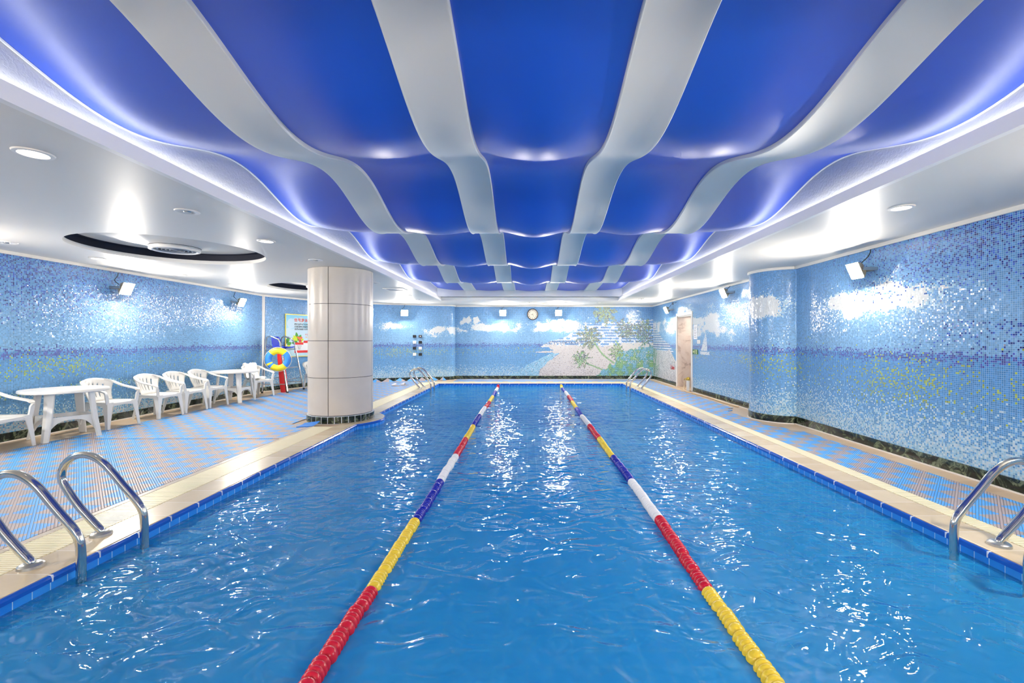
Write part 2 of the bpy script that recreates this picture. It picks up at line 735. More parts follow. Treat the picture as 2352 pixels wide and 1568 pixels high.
def cloud_field(s, z, zc, hw, cover, seed):
    base = zc + 0.16 * (vnoise(s * 0.8, z * 0, seed) - 0.5)
    f = fbm(s * 1.5 + 7, z * 2.6, seed, 5)
    d = (z - base) / hw
    env = np.exp(-(d * np.where(d > 0, 1.25, 0.85)) ** 2)
    return np.clip((f - 0.5) * 3.6 + (env - 0.72) * 1.5 + cover, 0, 1) * (env > 0.08)


def mural_left(X, Y, s, z):
    dark = 0.42 * sm(1.5, 2.5, z) * sm(10.5, 6.0, Y) + 0.05 * sm(1.3, 2.2, z)
    cl = np.zeros_like(z)
    col = mural_common(s, z, dark, cl)
    col *= np.array((0.92, 0.98, 1.0))
    # white shingle at the foot near the first table, cyan surf crest above
    R = rng.rand(len(z))
    crest = np.exp(-((z - 0.66 - 0.04 * np.sin(s * 3)) / 0.05) ** 2) * 0.6
    setc(col, R < crest, (160, 212, 234), 0.15)
    setc(col, R < crest * 0.12, (176, 200, 90), 0.15)
    R = rng.rand(len(z))
    setc(col, R < sm(0.34, 0.15, z) * 0.45, (226, 222, 220), 0.1)
    return col


def mural_right(X, Y, s, z):
    dark = 0.5 * sm(1.75, 2.55, z) * sm(7.0, 4.2, Y) + 0.3 * sm(1.7, 1.5, z) * sm(5.6, 4.0, Y) * sm(1.2, 1.5, z)
    cl = np.maximum(np.clip(1.05 - ((Y - 5.85) / 1.25) ** 2 - ((z - 1.93 + 0.05 * (Y - 5.8)) / 0.27) ** 2 + (fbm(Y * 3, z * 4.5, 3, 5) - 0.5) * 2.2, 0, 1),
                    cloud_field(Y * 0.9, z, 1.98, 0.33, 0.42, 9) * sm(8.3, 9.2, Y))
    # the compact cloud on the half-round column
    e = 1 - ((Y - 7.95) / 0.42) ** 2 - ((z - 2.02) / 0.26) ** 2 + (fbm(Y * 6, z * 6, 44) - 0.5) * 1.1
    cl = np.where((Y > 7.45) & (Y < 8.75), np.maximum(cl * 0.2, np.clip(e * 1.6, 0, 1)), cl)
    nr = sm(9.5, 7.0, Y)
    col = mural_common(Y, z, dark, cl, 0.9 * sm(15.0, 13.0, Y) * (0.55 + 0.5 * nr), 0.60 + 0.30 * nr, 1.02 - 0.10 * nr, 0.13 + 0.11 * nr)
    n = len(z)
    # white sailing boat
    bx, bz = 11.45, 1.14
    dy = -(Y - bx)
    sail = (z > bz) & (z < bz + 0.46) & (dy > -0.30 * (1 - (z - bz) / 0.46)) & (dy < 0.12 * (1 - (z - bz) / 0.46) ** 0.5)
    hull = (np.abs(dy + 0.05) < 0.30) & (z > bz - 0.09) & (z < bz - 0.01)
    R = rng.rand(n)
    setc(col, (sail | hull) & (R < 0.85), (236, 238, 236), 0.06)
    # the beach carries round the corner
    e = fbm(Y * 1.6, z * 1.6, 60)
    R = rng.rand(n)
    hill = (z < 1.98 - (16.2 - Y) * 0.42 + (e - 0.5) * 0.25) & (Y > 13.7) & (z > 1.02)
    stripe = np.floor(z / 0.02).astype(int) % 4
    setc(col, hill & (R < 0.75) & (stripe < 2), (236, 238, 240), 0.08)
    setc(col, hill & (R < 0.75) & (stripe == 3), (70, 84, 128), 0.3)
    sand = (z < 1.08 - np.clip(14.3 - Y, 0, 9) * 0.6 + (e - 0.5) * 0.2) & (Y > 13.3)
    setc(col, sand, (226, 218, 214), 0.08)
    R = rng.rand(n)
    setc(col, sand & (R < 0.22), (176, 164, 160), 0.15)
    setc(col, sand & (R > 0.9), (120, 116, 122), 0.2)
    grass = (Y > 15.3) & (z < 1.1) & (rng.rand(n) < sm(15.2, 16.1, Y) * 0.8) & (vnoise(Y * 9, z * 3, 2) > 0.42)
    setc(col, grass, (116, 158, 104), 0.3)
    return col


def mural_corner(X, Y, s, z):
    cl = cloud_field(X * 1.5, z, 1.86, 0.17, 0.26, 31) * sm(-5.3, -4.6, X)
    return mural_common(X, z, 0.02 * sm(2.0, 2.6, z), cl)


def mural_plain(X, Y, s, z):
    return mural_common(s, z, 0.1 * sm(1.6, 2.5, z), cloud_field(s, z, 1.95, 0.3, 0.6, 4))


def BX(px):      # back-wall picture units (256 per 0.72 m) to metres
    return px


def mural_back(X, Y, s, z):
    # q,r: drawing grid of the beach picture, 356 units per metre from the left sky edge
    k = 356.0
    q = (X + 0.80) * k
    r = (2.79 - (z - 0.0)) * k + 354 - 354
    r = (2.655 - z) * k + 354
    cl = cloud_field(X * 1.2, z, 1.92, 0.26, 0.36, 71) * sm(2.8, 1.4, X)
    e = 0.8 - ((X + 2.1) / 0.42) ** 2 - ((z - 2.10) / 0.2) ** 2 + (fbm(X * 5, z * 5, 4) - 0.5) * 2.6
    cl = np.maximum(cl, np.clip(e * 1.8, 0, 1) * (z > 1.75))
    e = 0.7 - ((X - 1.2) / 0.8) ** 2 - ((z - 2.02) / 0.2) ** 2 + (fbm(X * 4, z * 4, 14) - 0.5) * 2.6
    cl = np.maximum(cl, np.clip(e * 1.8, 0, 1))
    cl = cl * sm(1.55, 1.75, z + (fbm(X * 6, z * 6, 77) - 0.5) * 0.3)
    col = mural_common(X, z, 0.0 * z, cl, sm(1.0, -0.4, X) * 0.75)
    n = len(z)
    jx = q + (fbm(q / 60, r / 60, 3) - 0.5) * 50
    jr = r + (fbm(q / 60, r / 60, 5) - 0.5) * 40
    # shallow water
    P = [(20, 1262), (120, 1215), (330, 1090), (560, 985), (720, 940), (560, 1060), (470, 1160), (400, 1262)]
    m = inpoly(jx, jr, P)
    R = rng.rand(n)
    setc(col, m, (150, 206, 232), 0.08)
    setc(col, m & (R < 0.12), (84, 120, 160), 0.3)
    setc(col, m & (R > 0.92), (230, 236, 240), 0.05)
    # sand
    P = [(400, 1300), (470, 1160), (560, 1060), (700, 965), (400, 962), (420, 945), (640, 930), (560, 890), (450, 872), (520, 845), (700, 835), (2100, 800), (2100, 1300)]
    m = inpoly(jx, jr, P)
    setc(col, m, (226, 214, 206), 0.08)
    R = rng.rand(n)
    d = sm(0.5, 0.8, fbm(q / 180, r / 110, 8)) * 0.4
    setc(col, m & (R < d), (188, 174, 168), 0.12)
    setc(col, m & (R > 0.965), (140, 118, 104), 0.2)
    setc(col, m & (jx < 560) & (jr < 900) & (R < 0.6), (236, 236, 232), 0.05)
    # terraced white hotel on the hillside
    P = [(490, 850), (620, 800), (770, 760), (830, 715), (980, 640), (1010, 560), (1180, 590), (1330, 560), (1500, 545), (1700, 540), (2100, 535), (2100, 820), (1240, 870), (840, 860)]
    m = inpoly(q + (fbm(q / 40, r / 40, 3) - 0.5) * 40, r + (fbm(q / 50, r / 30, 7) - 0.5) * 36, P)
    row = np.floor(r / 7.12).astype(int) % 5
    R = rng.rand(n)
    blk = vnoise(q / 45.0, np.floor(r / 35.6), 90)
    setc(col, m & (row < 2), (238, 240, 242), 0.06)
    setc(col, m & (row >= 2), (108, 164, 224), 0.25)
    setc(col, m & (row == 3) & (blk > 0.45), (104, 108, 150), 0.3)
    setc(col, m & (R < 0.16), (88, 150, 218), 0.3)
    setc(col, m & (row >= 2) & (blk < 0.25), (238, 238, 236), 0.08)
    m2 = (q > 480) & (q < 1000) & (r > 800) & (r < 850) & (rng.rand(n) < 0.5) & m
    setc(col, m2, (92, 92, 128), 0.3)
    # plain terrace
    m = inpoly(jx, jr, [(1480, 835), (2100, 820), (2100, 960), (1500, 920)])
    setc(col, m, (230, 222, 212), 0.06)
    # green bank
    P = [(1140, 1300), (1215, 1235), (1285, 1150), (1400, 1085), (1470, 960), (1560, 900), (1700, 880), (2100, 830), (2100, 1300)]
    m = inpoly(q + (fbm(q / 50, r / 50, 33) - 0.5) * 130, r + (fbm(q / 50, r / 50, 35) - 0.5) * 130, P)
    R = rng.rand(n)
    f = fbm(q / 45, r / 45, 51)
    setc(col, m, (96, 158, 128), 0.25)
    setc(col, m & (f > 0.52), (110, 176, 206), 0.15)
    setc(col, m & (f < 0.42), (130, 176, 84), 0.25)
    setc(col, m & (R < 0.14), (66, 124, 84), 0.3)
    setc(col, m & (R > 0.9) & (jr < 1100), (220, 220, 206), 0.1)

    # palms
    def trunk(pts, w):
        for a, b in zip(pts[:-1], pts[1:]):
            dx, dy = b[0] - a[0], b[1] - a[1]
            L = dx * dx + dy * dy
            t = np.clip(((q - a[0]) * dx + (r - a[1]) * dy) / L, 0, 1)
            dd = np.hypot(q - a[0] - t * dx, r - a[1] - t * dy)
            setc(col, dd < w, (146, 178, 104), 0.25)
    trunk([(1150, 830), (1215, 930), (1260, 985), (1330, 1040), (1400, 1090)], 11)
    trunk([(1040, 1095), (1140, 1130), (1250, 1175)], 9)
    trunk([(1420, 800), (1470, 880), (1500, 950)], 8)

    def crown(cx, cy, R0, k, ph, c1, c2, dense=0.8):
        dx, dy = q - cx, (r - cy)
        rr = np.hypot(dx, dy)
        th = np.arctan2(dy, dx)
        lim = R0 * (0.42 + 0.58 * np.abs(np.cos(1.6 * k * th + ph + (fbm(q / 45, r / 45, 11) - 0.5) * 4.0)) ** 1.3) * (0.75 + 0.5 * fbm(q / 30, r / 30, 12))
        m = (rr < lim) & (rng.rand(n) < dense)
        f = fbm(q / 26, r / 26, 19)
        setc(col, m, c1, 0.25)
        setc(col, m & (f > 0.55), c2, 0.25)
        setc(col, m & (f < 0.40), (96, 92, 84), 0.3)
    crown(1285, 450, 165, 2.5, 0.4, (160, 186, 110), (132, 138, 84))
    crown(1080, 760, 165, 2.5, 1.1, (138, 152, 70), (112, 110, 72))
    crown(985, 1040, 130, 3.0, 0.2, (116, 168, 70), (128, 120, 60))
    crown(1550, 650, 140, 2.5, 0.8, (132, 156, 92), (112, 112, 110))
    crown(1770, 640, 130, 2.5, 0.2, (140, 160, 92), (104, 110, 120))
    crown(1800, 770, 120, 3.5, 0.6, (100, 140, 96), (100, 108, 130))
    crown(1430, 950, 110, 3.5, 0.6, (138, 176, 76), (128, 140, 70))
    crown(1600, 720, 100, 2.5, 1.4, (136, 150, 98), (110, 112, 120), 0.6)
    return col


# ---------------------------------------------------------------- walls
def arc(cx, cy, r, a0, a1, n):
    return [(cx + r * math.cos(a0 + (a1 - a0) * k / n), cy + r * math.sin(a0 + (a1 - a0) * k / n)) for k in range(n + 1)]


ccx, ccy, ccr = 4.62, 8.12, 0.54
half = math.acos((ccx - WRX) / ccr)
col_arc = arc(ccx, ccy, ccr, PI + half, PI - half, 40)
RIGHT = [(WRX, -3.2)] + col_arc + [(WRX, 16.2)]
BACK = [(WRX, 16.2), (3.35, 16.2), (-2.60, 16.2)]
# far right end of the back wall carries a shallow rounded pier
bs = catmull([(-6.40, 14.2, 0), (-5.9, 14.68, 0), (-5.1, 15.08, 0), (-4.0, 15.50, 0), (-3.1, 15.78, 0), (-2.78, 15.86, 0), (-2.64, 15.98, 0), (-2.60, 16.2, 0)], 6)
CORNER = [(p.x, p.y) for p in bs][::-1] + [(-7.20, 12.4), (WLX, 12.3)]
LEFT = [(WLX, 12.3), (WLX, -3.2)]
FRONT = [(WLX, -3.2), (WRX, -3.2)]
T = 0.02


def resample(poly, step):
    pts = [Vector((p[0], p[1])) for p in poly]
    out = [pts[0]]
    S = [0.0]
    acc = 0.0
    for a, b in zip(pts[:-1], pts[1:]):
        L = (b - a).length
        n = max(1, int(round(L / step)))
        for k in range(1, n + 1):
            out.append(a + (b - a) * (k / n))
            S.append(acc + L * k / n)
        acc += L
    return np.array([(p.x, p.y) for p in out]), np.array(S)


def mosaic(name, poly, fn, cut=None, step=T, z0=0.0, z1=2.66):
    P, S = resample(poly, step)
    nz = int(round((z1 - z0) / step))
    Z = np.linspace(z0, z1, nz + 1)
    nc = len(P)
    V = np.zeros((nc, nz + 1, 3))
    V[:, :, 0] = P[:, None, 0]
    V[:, :, 1] = P[:, None, 1]
    V[:, :, 2] = Z[None, :]
    V = V.reshape(-1, 3)
    I, J = np.meshgrid(np.arange(nc - 1), np.arange(nz), indexing='ij')
    I = I.ravel(); J = J.ravel()
    xm = 0.5 * (P[I, 0] + P[I + 1, 0])
    ym = 0.5 * (P[I, 1] + P[I + 1, 1])
    zm = 0.5 * (Z[J] + Z[J + 1])
    if cut is not None:
        keep = ~cut(xm, ym, zm)
        I, J, xm, ym, zm = I[keep], J[keep], xm[keep], ym[keep], zm[keep]
    a = I * (nz + 1) + J
    b = (I + 1) * (nz + 1) + J
    F = np.stack([a, b, b + 1, a + 1], 1)
    nf = len(F)
    me = bpy.data.meshes.new(name)
    me.vertices.add(len(V))
    me.vertices.foreach_set('co', V.ravel())
    me.loops.add(nf * 4)
    me.loops.foreach_set('vertex_index', F.ravel().astype(np.int32))
    me.polygons.add(nf)
    me.polygons.foreach_set('loop_start', np.arange(nf, dtype=np.int32) * 4)
    me.polygons.foreach_set('loop_total', np.full(nf, 4, np.int32))
    me.update(calc_edges=True)
    uv = me.uv_layers.new(name='UVMap')
    U = np.zeros((nf, 4, 2))
    k = step / T
    U[:, 0, 0] = I; U[:, 1, 0] = I + 1; U[:, 2, 0] = I + 1; U[:, 3, 0] = I
    U[:, 0, 1] = J; U[:, 1, 1] = J; U[:, 2, 1] = J + 1; U[:, 3, 1] = J + 1
    uv.data.foreach_set('uv', (U * k).ravel())
    col = fn(xm, ym, 0.5 * (S[I] + S[I + 1]), zm)
    rgba = np.ones((nf, 4))
    rgba[:, :3] = lin_arr(col) * 0.84
    at = me.attributes.new('tile_color', 'FLOAT_COLOR', 'FACE')
    at.data.foreach_set('color', rgba.ravel().astype(np.float32))
    me.materials.append(M['glass_mosaic'])
    me.validate()
    o = bpy.data.objects.new(name, me)
    C.objects.link(o)
    return o


DOOR = (12.36, 13.62, 2.19)


def door_cut(x, y, z):
    return (y > DOOR[0]) & (y < DOOR[1]) & (z < DOOR[2]) & (x > 4.4)


structure(mosaic('wall_right', RIGHT, mural_right, door_cut), 'right wall of blue glass mosaic with white clouds and a half-round column', 'wall')
structure(mosaic('wall_back', BACK, mural_back), 'far end wall with a mosaic beach, palms and terraced hotel', 'wall')
structure(mosaic('wall_corner', CORNER, mural_corner), 'curved mosaic wall in the far corner behind the round column', 'wall')
structure(mosaic('wall_left', LEFT, mural_left), 'left wall of blue glass mosaic behind the white chairs', 'wall')
structure(mosaic('wall_front', FRONT, mural_plain, None, 0.1), 'mosaic wall behind the camera end of the pool', 'wall')


def strip(name, polys, z0, z1, th, mat, cut=None):
    b = MB()
    for poly in polys:
        P = [Vector((p[0], p[1])) for p in poly]
        N = []
        for i in range(len(P)):
            d = (P[min(i + 1, len(P) - 1)] - P[max(i - 1, 0)]).normalized()
            N.append(Vector((-d.y, d.x)))
        rs = []
        for p, n in zip(P, N):
            q = p + n * th
            rs.append([(p.x, p.y, z0), (q.x, q.y, z0), (q.x, q.y, z1), (p.x, p.y, z1)])
        b.rings(rs)
    return b.build(name, mat)


right_a = [(WRX, -3.2)] + col_arc + [(WRX, DOOR[0] - 0.09)]
right_b = [(WRX, DOOR[1] + 0.09), (WRX, 16.2)]
base = {'baseboard_right': [right_a, right_b], 'baseboard_back': [BACK], 'baseboard_corner': [CORNER], 'baseboard_left': [LEFT]}
for nm, pl in base.items():
    structure(strip(nm, pl, 0.0, 0.128, 0.018, 'green_marble'))
n = 0
for pl in ([RIGHT], [BACK], [CORNER], [LEFT], [FRONT]):
    n += 1
    structure(strip('trim_%d' % n, pl, 2.615, 2.66, 0.03, 'trim_white'))
structure(strip('trim_6', [right_a, right_b, BACK, CORNER, LEFT], 0.0, 0.014, 0.030, 'trim_white'))
# corner post on the left wall
b = MB().box(WLX, WLX + 0.05, 12.26, 12.31, 0.13, 2.62)
structure(b.build('trim_7', 'trim_white'))
b = MB().box(-2.66, -2.59, 15.99, 16.21, 0.1, 2.62)

# doorway in the right wall, lined with marble
d0, d1, dz = DOOR
door = bpy.data.objects.new('door_1', None)
C.objects.link(door)
structure(door, 'white-framed doorway lined with pale marble in the right wall', 'door')
b = MB()
b.box(WRX + 0.0, WRX + 0.80, d1 - 0.07, d1 - 0.05, 0.0, dz - 0.06)
b.box(WRX + 0.0, WRX + 0.80, d0 + 0.05, d0 + 0.07, 0.0, dz - 0.06)
b.build('jamb', 'pale_marble', door)
b = MB().box(WRX, WRX + 0.8, d0 + 0.05, d1 - 0.05, dz - 0.09, dz - 0.06)
b.build('lintel', 'trim_white', door)
b = MB()
b.box(WRX - 0.025, WRX + 0.10, d0 - 0.03, d0 + 0.05, 0.0, dz + 0.02)
b.box(WRX - 0.025, WRX + 0.10, d1 - 0.05, d1 + 0.03, 0.0, dz + 0.02)
b.box(WRX - 0.025, WRX + 0.10, d0 + 0.05, d1 - 0.05, dz - 0.06, dz + 0.02)
bevel(b.build('door_frame', 'trim_white', door), 0.008)
b = MB().box(WRX + 0.80, WRX + 0.84, d0 + 0.05, d1 - 0.05, 0.0, dz - 0.06)
b.build('door_panel', 'door_dark', door)
b = MB().box(WRX - 0.03, WRX + 0.84, d0 + 0.05, d1 - 0.05, 0.0, 0.02)
b.build('threshold', 'deck_tile', door)


pl_ = thing('passage_fill_light', 'added round fill light under the doorway lintel', 'fill light', (WRX + 0.5, (d0 + d1) / 2, dz - 0.09))  # added lamp that brightens the pale marble of the doorway
MB().lathe([(0.0005, -0.03), (0.09, -0.028), (0.11, -0.012)], 24, cap=False).build('diffuser', 'passage_fill_glow', pl_, smooth=True)
MB().lathe([(0.11, -0.014), (0.125, -0.014), (0.125, 0.0)], 24, cap=False).build('rim', 'trim_white', pl_, smooth=True)


# ---------------------------------------------------------------- floor, pool
br = 0.76
bh = math.acos((PX0 - COLX) / br)
bump_arc = arc(COLX, COLY, br, -bh, bh, 24)          # bulge of the pool edge round the column
# counter-clockwise outline of the pool
POOL = [(PX0, PY0), (PX1, PY0), (PX1, PY1), (PX0, PY1)] + bump_arc[::-1]


def filled(name, outer, holes, z, mat, flip=False, parent=None):
    bm = bmesh.new()
    es = []
    for loop in [outer] + holes:
        vs = [bm.verts.new((p[0], p[1], z)) for p in loop]
        for i in range(len(vs)):
            es.append(bm.edges.new((vs[i], vs[(i + 1) % len(vs)])))
    bmesh.ops.triangle_fill(bm, use_beauty=True, use_dissolve=False, edges=es)
    for f in bm.faces:
        f.normal_update()
        if (f.normal.z < 0) != flip:
            f.normal_flip()
    me = bpy.data.meshes.new(name)
    bm.to_mesh(me)
    bm.free()
    me.materials.append(M[mat])
    o = bpy.data.objects.new(name, me)
    C.objects.link(o)
    if parent:
        o.parent = parent
    return o


OUT = [(-7.4, -3.3), (5.5, -3.3), (5.5, 16.4), (-7.4, 16.4)]
floor = structure(filled('floor', OUT, [POOL], 0.0, 'deck_tile'), 'beige tiled deck around the pool', 'floor')


def offset_poly(poly, d):
    """outward offset of a counter-clockwise outline"""
    n = len(poly)
    out = []
    for i in range(n):
        a = Vector(poly[i - 1]); p = Vector(poly[i]); c = Vector(poly[(i + 1) % n])
        e1 = (p - a).normalized(); e2 = (c - p).normalized()
        n1 = Vector((e1.y, -e1.x)); n2 = Vector((e2.y, -e2.x))
        k = (n1 + n2)
        k = k / max(0.4, k.dot(n1))
        out.append((p.x + k.x * d, p.y + k.y * d))
    return out


# pool shell
b = MB()
per = 0.0
wall_uv = []
n = len(POOL)
for i in range(n):
    a, c = POOL[i], POOL[(i + 1) % n]
    b.add([(a[0], a[1], 0), (c[0], c[1], 0), (c[0], c[1], POOL_D), (a[0], a[1], POOL_D)], [(0, 1, 2, 3)])


def uv_wall(poly, v):
    nx, ny = abs(poly.normal.x), abs(poly.normal.y)
    if nx > ny * 3:
        return (v[1], v[2])
    if ny > nx * 3:
        return (v[0], v[2])
    return ((v[1] - COLY) * 1.25, v[2])


basin = b.build('pool_basin', 'pool_wall_tile', None, uv=uv_wall, fix=False)
structure(basin, 'blue tiled walls of the swimming pool', 'pool')
b = MB()
b.box(PX0 - 0.01, PX1 + 0.01, PY0 - 0.01, PY1 + 0.01, POOL_D - 0.1, POOL_D)
pf = b.build('pool_floor', 'pool_floor_tile', basin, uv=lambda p, v: (v[0], v[1]))

# bullnose tiles along the edge
IN = offset_poly(POOL, -0.012)
OU = offset_poly(POOL, 0.012)
b = MB()
ringsets = []
for i in range(n):
    (ix, iy), (ox, oy) = IN[i], OU[i]
    mx, my = POOL[i]
    ringsets.append([(ox, oy, 0.004), (mx, my, 0.004), ((mx + ix) / 2, (my + iy) / 2, -0.001), (ix, iy, -0.012), (ix, iy, -0.034), (mx, my, -0.034)])
ringsets.append(ringsets[0])
b.rings(ringsets, cap0=False, cap1=False)
# white joints across the bullnose every third wall tile
b.cur = 1
for side in (PX0, PX1):
    y = PY0 + 0.2
    sg = 1 if side == PX0 else -1
    while y < PY1:
        if not (side == PX0 and 7.4 < y < 8.8):
            x0, x1 = sorted((side - sg * 0.012, side + sg * 0.0135))
            b.box(x0, x1, y - 0.004, y + 0.004, -0.034, 0.0055)
        y += 0.3
x = PX0 + 0.2
while x < PX1:
    b.box(x - 0.004, x + 0.004, PY1 - 0.0135, PY1 + 0.012, -0.034, 0.0055)
    x += 0.3
o = b.build('edge_tile', ['bullnose_blue', 'tile_joint'], basin)

# coping slabs
CO = offset_poly(POOL, 0.285)
co_z = 0.010
b = MB()
for y0, y1, x0, x1 in ((PY0 - 0.3, 7.30, PX0 - 0.285, PX0 - 0.012), (8.92, PY1 + 0.285, PX0 - 0.285, PX0 - 0.012)):
    b.box(x0, x1, y0, y1, 0.0, co_z)
b.box(PX1 + 0.012, PX1 + 0.285, PY0 - 0.3, PY1 + 0.285, 0.0, co_z)
b.box(PX0 - 0.012, PX1 + 0.012, PY1 + 0.012, PY1 + 0.285, 0.0, co_z)
b.box(PX0 - 0.012, PX1 + 0.012, PY0 - 0.3, PY0 - 0.012, 0.0, co_z)
# apron round the column
ap = [(PX0 - 0.285, 7.30)] + [(PX0 - 0.012, 7.30)] + [(COLX + (br - 0.012) * math.cos(a), COLY + (br - 0.012) * math.sin(a)) for a in np.linspace(-bh, bh, 20)] + [(PX0 - 0.012, 8.92), (PX0 - 0.285, 8.92)]
b.prism(ap, 0.0, co_z)
structure(bevel(b.build('trim_8', 'coping_tile'), 0.004), 'cream tile coping along the pool edge', 'coping')


# overflow gratings: slats over a gutter, one run per side
def grating(name, x0, x1, y0, y1, along, label):
    g = thing(name, label, 'drain grating', ((x0 + x1) / 2, (y0 + y1) / 2, 0.0), 0, 'overflow gratings round the pool')
    cx, cy = (x0 + x1) / 2, (y0 + y1) / 2
    MB().box(x0 - cx, x1 - cx, y0 - cy, y1 - cy, 0.001, 0.004).build('gutter', 'gutter_dark', g)
    b = MB()
    p = 0.026
    if along == 'x':
        y = y0
        while y < y1 - 0.01:
            b.box(x0 - cx, x1 - cx, y - cy, y + 0.017 - cy, 0.004, 0.013)
            y += p
    else:
        x = x0
        while x < x1 - 0.01:
            b.box(x - cx, x + 0.017 - cx, y0 - cy, y1 - cy, 0.004, 0.013)
            x += p
    b.build('slats', 'grating_cream', g)


grating('drain_grating', PX0 - 0.60, PX0 - 0.287, PY0, 7.30, 'x', 'cream slatted overflow grating on the left pool edge, camera side of the column')
grating('drain_grating', PX0 - 0.60, PX0 - 0.287, 8.92, PY1 + 0.285, 'x', 'cream slatted overflow grating on the left pool edge beyond the column')
grating('drain_grating', PX1 + 0.287, PX1 + 0.44, PY0, PY1 + 0.285, 'x', 'cream slatted overflow grating along the right pool edge')
grating('drain_grating', PX0 - 0.28, PX1 + 0.28, PY1 + 0.287, PY1 + 0.56, 'y', 'cream slatted overflow grating along the far end of the pool')
b = MB()
b.box(PX0 - 0.66, PX0 - 0.602, PY0, 7.30, 0.0, 0.016)
b.box(PX0 - 0.66, PX0 - 0.602, 8.92, PY1 + 0.3, 0.0, 0.016)
structure(bevel(b.build('trim_9', 'curb_tile'), 0.004))

# water
wat = filled('pool_water', offset_poly(POOL, 0.004), [], WATER, 'pool_water')
tag(wat, 'clear blue rippling water filling the swimming pool', 'water', kind='stuff')


# ---------------------------------------------------------------- mats
def matting(poly, mat, label, z=0.012):
    cx = sum(p[0] for p in poly) / len(poly)
    cy = sum(p[1] for p in poly) / len(poly)
    b = MB()
    b.prism(poly, 0.002, z)
    o = b.build('floor_mat', mat, None, loc=(cx, cy, 0.0))
    return tag(o, label, 'floor mat', 'ribbed non-slip mats on the deck')


mats = []
matting([(-6.62, 0.6), (-3.545, 0.6), (-3.545, 6.38), (-6.62, 6.38)], 'matting_left', 'blue and taupe ribbed mat on the left deck, nearest the front table and ladder')
matting([(-6.62, 6.41), (-3.545, 6.41), (-3.545, 7.36), (-3.96, 7.55), (-3.98, 8.7), (-3.545, 8.86), (-3.545, 14.9), (-3.25, 15.35), (-3.45, 15.50), (-4.02, 15.30), (-5.08, 14.90), (-5.84, 14.52), (-6.24, 14.10), (-6.60, 13.0)], 'matting_left', 'blue and taupe ribbed mat on the left deck beyond the seam, running past the column')
stair = []
x = 4.27
matting([(3.535, 0.6), (4.27, 0.6), (4.27, 6.9), (4.12, 7.0), (4.12, 7.2), (3.98, 7.3), (3.98, 8.9), (4.12, 9.0), (4.12, 9.2), (4.27, 9.3), (4.27, 15.14), (3.535, 15.14)], 'matting_right', 'long blue and taupe ribbed mat on the right deck beside the half-round wall column')
matting([(-2.5, 15.18), (4.30, 15.18), (4.30, 16.08), (-2.5, 16.08)], 'matting_right', 'blue and taupe ribbed mat across the far end of the pool')
# loose mat teeth leaning on the curved baseboard
pts = [Vector((p[0], p[1])) for p in CORNER]
for k, t in enumerate((0.22, 0.30, 0.38, 0.46, 0.54)):
    pass
b = MB()
P, S = resample(CORNER, 0.1)
teeth = 0
for i in range(14, len(P) - 32, 4):
    p = Vector(P[i]); q = Vector(P[min(i + 4, len(P) - 1)])
    d = (q - p)
    nrm = Vector((-d.y, d.x)).normalized()
    a0 = p + nrm * 0.16; a1 = q + nrm * 0.16; m_ = (p + q) / 2 + nrm * 0.026
    th = nrm * 0.008
    b.add([(a0.x, a0.y, 0.012), (a1.x, a1.y, 0.012), (m_.x, m_.y, 0.125), (a0.x + th.x, a0.y + th.y, 0.012), (a1.x + th.x, a1.y + th.y, 0.012), (m_.x + th.x, m_.y + th.y, 0.122)],
          [(0, 1, 2), (3, 5, 4), (0, 3, 4, 1), (1, 4, 5, 2), (2, 5, 3, 0)])
o = b.build('mat_edging', 'matting_left', None, loc=(-4.2, 15.2, 0.0))
tag(o, 'zigzag taupe mat edging turned up against the dark baseboard in the far corner', 'mat edging')
# turned-up mat corner by the column
b = MB()
g0 = []
for i in range(7):
    t = i / 6
    g0.append([(-3.50 - 0.22 * u_ + 0.05 * t, 7.28 + 0.18 * t - 0.06 * u_, 0.016 + 0.05 * t * t * (1 - 0.4 * u_)) for u_ in (0, 0.5, 1.0)])
b.rings(g0, close_u=False, cap0=False, cap1=False)
o = b.build('mat_corner', 'ring_blue', None, loc=(-3.7, 7.3, 0.014))
so = o.modifiers.new('s', 'SOLIDIFY'); so.thickness = 0.008
tag(o, 'loose blue mat corner curled up at the foot of the round column', 'mat corner')

# ---------------------------------------------------------------- round column
col = bpy.data.objects.new('pillar', None)
C.objects.link(col)
col.location = (COLX, COLY, 0)
structure(col, 'round cream panelled column at the left pool edge', 'column')
az0 = math.atan2(-COLY, -COLX) - math.radians(22 - 0.0)      # seam left of the face turned to the camera
R0 = 0.545
levels = [0.132, 0.774, 1.405, 2.036, 2.66]
seams = [az0 + k * PI / 2 for k in range(4)]
for li in range(4):
    z0, z1 = levels[li] + 0.004, levels[li + 1] - 0.004
    for k in range(4):
        a0 = seams[k] + 0.010
        a1 = seams[k] + PI / 2 - 0.010
        rs = []
        for s_ in range(25):
            a = a0 + (a1 - a0) * s_ / 24
            c_, s2 = math.cos(a), math.sin(a)
            rs.append([(c_ * (R0 - 0.012), s2 * (R0 - 0.012), z0), (c_ * R0, s2 * R0, z0), (c_ * R0, s2 * R0, z1), (c_ * (R0 - 0.012), s2 * (R0 - 0.012), z1)])
        MB().rings(rs).build('panel', 'pillar_panel', col, smooth=True)
MB().lathe([(R0 - 0.014, 0.0), (R0 - 0.014, 2.66)], 64).build('core', 'ink', col, smooth=True)
b = MB()
b.lathe([(0.50, 0.0), (0.562, 0.0), (0.562, 0.124), (0.50, 0.124)], 64, cap=False)
b.build('base_ring', 'tile_joint', col, smooth=True)
b = MB()
nt = 32
